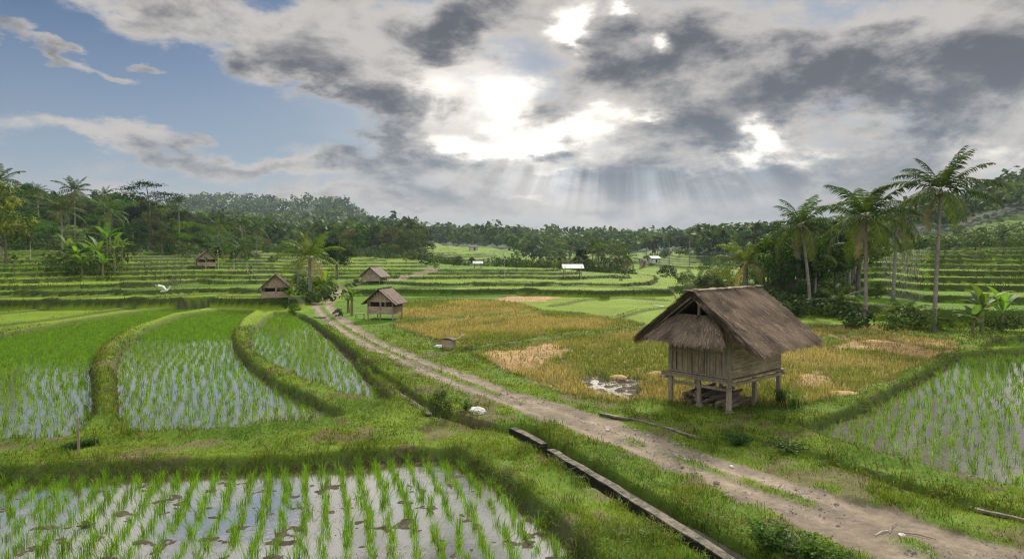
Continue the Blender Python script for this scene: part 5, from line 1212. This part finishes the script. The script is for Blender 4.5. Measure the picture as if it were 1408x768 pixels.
# saplings with pale bare trunks
for i, (u, vt, vb, lb, k) in enumerate([(42,318,362,'sapling with a white trunk and flat yellow-green crown beside the banana grove','s1'),(300,338,373,'pale bare trunk with sparse leaves beside the small grey hut','s0'),(322,340,374,'thin pale sapling with yellow leaves past the grey hut','s1'),(340,345,375,'last thin pale sapling beyond the grey hut','s1'),(283,352,372,'short whitish sapling in front of the grey hut','s0'),(694,352,382,'small dark sapling by the valley path','s1')]):
    Y = min(vy(u, vb), 118); x0, y0, H = pxh(u, vt, Y); o = put_tree('sapling', k, x0, y0, max(H, 1.5), lb, 'tree', None, .45)
    for ch in list(bpy.data.objects):
        if ch.parent == o and ch.name.startswith('trunk'):
            ch.data = ch.data.copy(); ch.data.materials[0] = M['palebark']; ch.scale = (1.5, 1.5, 1)
# bush and leafy plants close to the camera
x0, y0 = at(606, 577); put_tree('shrub', 'nb', x0, y0, .95, 'rounded leafy bush at the edge of the narrow ditch near the pale rock', 'shrub', None, .62)
def leafy(name, u, v, hgt, R, n, size, label, seed, col=(.085, .17, .025)):
    rs = np.random.default_rng(seed); P0 = np.array(at(u, v)); z0 = gz(*P0); L = []
    for k in range(n):
        a = rs.uniform(0, 6.283); ln = rs.uniform(.5, 1) * hgt; le = rs.uniform(.2, 1.0) * R; m_ = 9; t = np.linspace(.2, 1, m_)
        S = np.stack([math.cos(a) * le * t ** 1.3, math.sin(a) * le * t ** 1.3, ln * np.sin(t * 1.5)], -1) + np.array([rs.normal(0, R * .15), rs.normal(0, R * .15), 0])
        v_, f_, c_ = leafquads(S + rs.normal(0, .015, S.shape), np.full(m_, size) * rs.uniform(.7, 1.3, m_), np.array(col) * rs.uniform(.65, 1.35, m_)[:, None], .5); L.append((v_, np.concatenate([f_[:, [0, 1, 2]], f_[:, [0, 2, 3]]]), c_))
        q0 = np.concatenate([np.zeros((1, 3)) + rs.normal(0, .004, (1, 3)), S]); w_ = np.array([0, 0, .012]); V2 = np.concatenate([q0, q0 + w_]); i_ = np.arange(m_)[:, None]; L.append((V2, np.concatenate([i_ + [[0, 1, m_ + 2]], i_ + [[0, m_ + 2, m_ + 1]]]), np.tile(np.array(col) * .8, (len(V2), 1))))
    o = add(name, mesh_np(name, *join(L)), M['grass']); o.location = (P0[0], P0[1], z0); return tag(o, label, 'plant')
leafy('leafy_plant', 1056, 762, .62, .50, 110, .085, 'bright leafy plant growing against the brown boulder', 1)
leafy('leafy_plant', 1112, 768, .45, .45, 80, .08, 'low leafy plant on the track side of the brown boulder', 2)
leafy('leafy_plant', 1030, 775, .5, .4, 70, .08, 'leafy plant at the end of the ditch wall by the boulder', 4)
leafy('leafy_plant', 1150, 772, .22, .35, 40, .06, 'small sprawling plant on the dirt below the boulder', 5)
leafy('leafy_plant', 640, 565, .35, .3, 40, .07, 'pale green plant between the rounded bush and the pale rock', 3)
leafy('leafy_plant', 1085, 622, .3, .6, 60, .08, 'dark leafy plant on the bank below the thatched hut', 6, (.05, .11, .02))
leafy('leafy_plant', 1015, 612, .3, .5, 60, .08, 'dark leafy plant at the end of the pale kerb', 7, (.05, .11, .02))
def longleaf(u, v, hgt, n, label, seed, w=.03, z=None, col=(.10, .18, .03)):
    rs = np.random.default_rng(seed); x0, y0 = at(u, v); P = np.stack([rs.normal(0, .12, n), rs.normal(0, .12, n), np.zeros(n)], -1); az = rs.uniform(0, 6.283, n)
    v_, f_, c_ = blades(P, hgt * rs.uniform(.6, 1.1, n), np.full(n, w), az, rs.uniform(.3, 1.0, n), np.array(col) * rs.uniform(.7, 1.3, n)[:, None], 2); o = add('grass_tussock', mesh_np('grass_tussock', v_, f_, c_), M['grass']); o.location = (x0, y0, gz(x0, y0)); return tag(o, label, 'tussock')
longleaf(1005, 764, .55, 70, 'tall grass tussock leaning over the end of the ditch', 1)
longleaf(1092, 562, .7, 60, 'arching long-leaved tussock beside the rear posts of the thatched hut', 2)
longleaf(1075, 556, .8, 60, 'dark long-leaved tussock under the corner of the thatched hut', 3, col=(.05, .10, .02))
longleaf(122, 612, .25, 160, 'dark rounded tussock beside the wooden stake', 4, .02, col=(.035, .08, .015))
longleaf(100, 614, .22, 160, 'flattened dark tussock on the other side of the stake', 8, .02, col=(.035, .08, .015))
longleaf(720, 600, .45, 60, 'grass tussock hanging over the start of the concrete ditch', 5)
longleaf(970, 735, .5, 50, 'thin grass tussock growing out of the ditch near the boulder', 6)
longleaf(905, 690, .35, 70, 'grass tussock leaning over the middle of the ditch wall', 12)
longleaf(835, 655, .3, 60, 'short grass tussock on the ditch wall closest to the mossy rock', 13)
leafy('leafy_plant', 872, 690, .28, .3, 50, .06, 'small leafy weed growing out of the ditch beside its wall', 14)
leafy('leafy_plant', 940, 722, .3, .3, 50, .06, 'leafy weed in the ditch above the thin grass tussock', 15)
# dry sticks on the track
for i, (u, v, L_, a) in enumerate([(1228,722,.7,.9),(1215,730,.5,.5),(1262,735,.6,-.6),(1000,680,.35,.2),(1090,700,.3,1.2)]):
    x0, y0 = at(u, v); b = BM(); b.tube([(-L_ / 2, 0, .02), (0, .03, .035), (L_ / 2, 0, .02)], [.012, .014, .008], 5); o = b.out('dry_stick', M['paler' if i % 2 else 'beam']); o.location = (x0, y0, gz(x0, y0)); o.rotation_euler = (0, 0, a)
    tag(o, ['long grey stick lying on the wide stretch of track', 'short pale stick next to the long grey one', 'grey stick lying apart near the grassy edge of the track', 'pale splinter on the track above the boulder', 'small grey twig in the near wheel rut'][i], 'stick')
# --- distant woods, read as one mass
def canopy(name, pts, rs, leafn, label):
    out = []; n = len(pts); x, y = pts[:, 0], pts[:, 1]; z = ground(x, y)[0]; r = np.hypot(x, y)
    R = rs.uniform(2.6, 5.0, n) * np.clip(r / 350, .9, 1.7); Hh = R * rs.uniform(1.5, 2.6, n)
    m_ = leafn; d = rs.normal(size=(n, m_, 3)); d /= np.linalg.norm(d, axis=2)[..., None]; d[..., 2] = np.abs(d[..., 2]) * rs.choice([1, -.4], (n, m_), p=[.75, .25])
    P = d * R[:, None, None] * rs.uniform(.6, 1.05, (n, m_, 1)); P[..., 2] *= 1.0; P += np.stack([x, y, z + Hh * .75], -1)[:, None, :]
    tone = rs.uniform(0, 1, (n, 1, 1)) ** 1.3; c = (np.array([.030, .060, .018]) * (1 - tone) + np.array([.11, .17, .035]) * tone) * rs.uniform(.75, 1.25, (n, m_, 1))
    P = P.reshape(-1, 3); c = c.reshape(-1, 3); nn = d.reshape(-1, 3) + rs.normal(0, .4, (n * m_, 3)); nn /= np.linalg.norm(nn, axis=1)[:, None]
    a_ = np.cross(nn, rs.normal(size=nn.shape)); a_ /= np.linalg.norm(a_, axis=1)[:, None]; b_ = np.cross(nn, a_); s_ = (np.repeat(R, m_) * rs.uniform(.35, .7, n * m_))[:, None]
    V = np.stack([P - a_ * s_ * .5, P + b_ * s_ * .4, P + a_ * s_ * .5, P - b_ * s_ * .4], 1).reshape(-1, 3); F = np.arange(n * m_ * 4).reshape(-1, 4)
    o = add(name, mesh_np(name, V, F, np.repeat(c, 4, 0)), M['far']); return tag(o, label, 'woods', kind='stuff')
def undergrowth(name, spans, label, R0=1.3, leafn=70, seed=5):
    rs = np.random.default_rng(seed); X_ = []; Y_ = []
    for u0, u1, Ya, Yb, n_ in spans:
        u = rs.uniform(u0, u1, n_); Y = Ya + (Yb - Ya) * rs.random(n_) ** 1.4; X_ += list((u - 704) / FPX * Y); Y_ += list(Y)
    x, y = np.array(X_), np.array(Y_); n = len(x); z = ground(x, y)[0]; R = R0 * rs.uniform(.6, 1.5, n); m_ = leafn
    d = rs.normal(size=(n, m_, 3)); d /= np.linalg.norm(d, axis=2)[..., None]; d[..., 2] = np.abs(d[..., 2]) * rs.choice([1, -.3], (n, m_), p=[.8, .2])
    P = (d * R[:, None, None] * rs.uniform(.5, 1.1, (n, m_, 1)) + np.stack([x, y, z + R * .5], -1)[:, None, :]).reshape(-1, 3)
    tone = rs.uniform(0, 1, (n, 1, 1)); c = ((np.array([.030, .060, .016]) * (1 - tone) + np.array([.10, .155, .03]) * tone) * rs.uniform(.7, 1.3, (n, m_, 1))).reshape(-1, 3)
    nn = d.reshape(-1, 3) + rs.normal(0, .5, (n * m_, 3)); nn /= np.linalg.norm(nn, axis=1)[:, None]; a_ = np.cross(nn, rs.normal(size=nn.shape)); a_ /= np.linalg.norm(a_, axis=1)[:, None]; b_ = np.cross(nn, a_)
    s_ = (np.repeat(R, m_) * rs.uniform(.18, .38, n * m_))[:, None]; V = np.stack([P - a_ * s_ * .5, P + b_ * s_ * .35, P + a_ * s_ * .5, P - b_ * s_ * .35], 1).reshape(-1, 3)
    o = add(name, mesh_np(name, V, np.arange(len(V)).reshape(-1, 4), np.repeat(c, 4, 0)), M['far']); return tag(o, label, 'undergrowth', kind='stuff')
undergrowth('undergrowth', [(-250, 345, 134, 205, 620), (60, 175, 86, 96, 26), (340, 640, 185, 245, 260), (560, 700, 140, 170, 24), (700, 868, 138, 185, 190), (962, 1080, 185, 250, 110), (885, 965, 262, 290, 60), (1225, 1560, 118, 200, 260)], 'dense bushes and creepers filling the foot of the woods')
undergrowth('undergrowth', [(1045, 1160, 56, 98, 150), (1165, 1310, 46, 49, 10), (1330, 1400, 46, 50, 6), (398, 455, 70, 92, 24), (935, 1050, 78, 110, 50)], 'low leafy undergrowth beneath the palms and round the huts', .8, 110, 6)
rs = np.random.default_rng(77); N_ = 15000
a = np.radians(rs.uniform(-50, 50, N_)); r = np.exp(rs.uniform(math.log(215), math.log(2300), N_)); x, y = np.sin(a) * r, np.cos(a) * r
ff = ground(x, y)[4]; k = (ff > .5) & ((rs.random(N_) < .9)); x, y = x[k], y[k]
canopy('distant_woods', np.stack([x, y], -1), rs, 26, 'hazy wooded hills and ridges closing the valley')
# hedge rows crossing the far valley fields
x = []; y = []
for (u0, Y0_, u1, Y1_, n_) in [(700, 300, 780, 290, 30), (620, 380, 900, 400, 60), (700, 470, 960, 460, 110), (760, 330, 880, 300, 40)]:
    for i in range(n_): f = rs.random(); Y = Y0_ + (Y1_ - Y0_) * f + rs.normal(0, 7); x.append((u0 + (u1 - u0) * f - 704) / FPX * Y); y.append(Y)
canopy('far_hedgerows', np.stack([x, y], -1), rs, 26, 'dark rows of bushes and trees between the far valley fields')
# ------------------------------------------------------------------ the air
b = BM(); b.box((0, 1250, 62), (5200, 2900, 134)); 
m, X2 = mat_new('haze'); pv = X2.new('ShaderNodeVolumePrincipled'); pv.inputs['Color'].default_value = (.68, .83, 1.0, 1); pv.inputs['Density'].default_value = .00015; pv.inputs['Anisotropy'].default_value = .2
o_ = X2.new('ShaderNodeOutputMaterial'); m.node_tree.links.new(pv.outputs[0], o_.inputs['Volume'])
m.cycles.homogeneous_volume = True
hz_ = b.out('haze', m); hz_['kind'] = 'stuff'; hz_['label'] = 'pale blue haze hanging over the valley'
print('f', _t.time() - _T0)
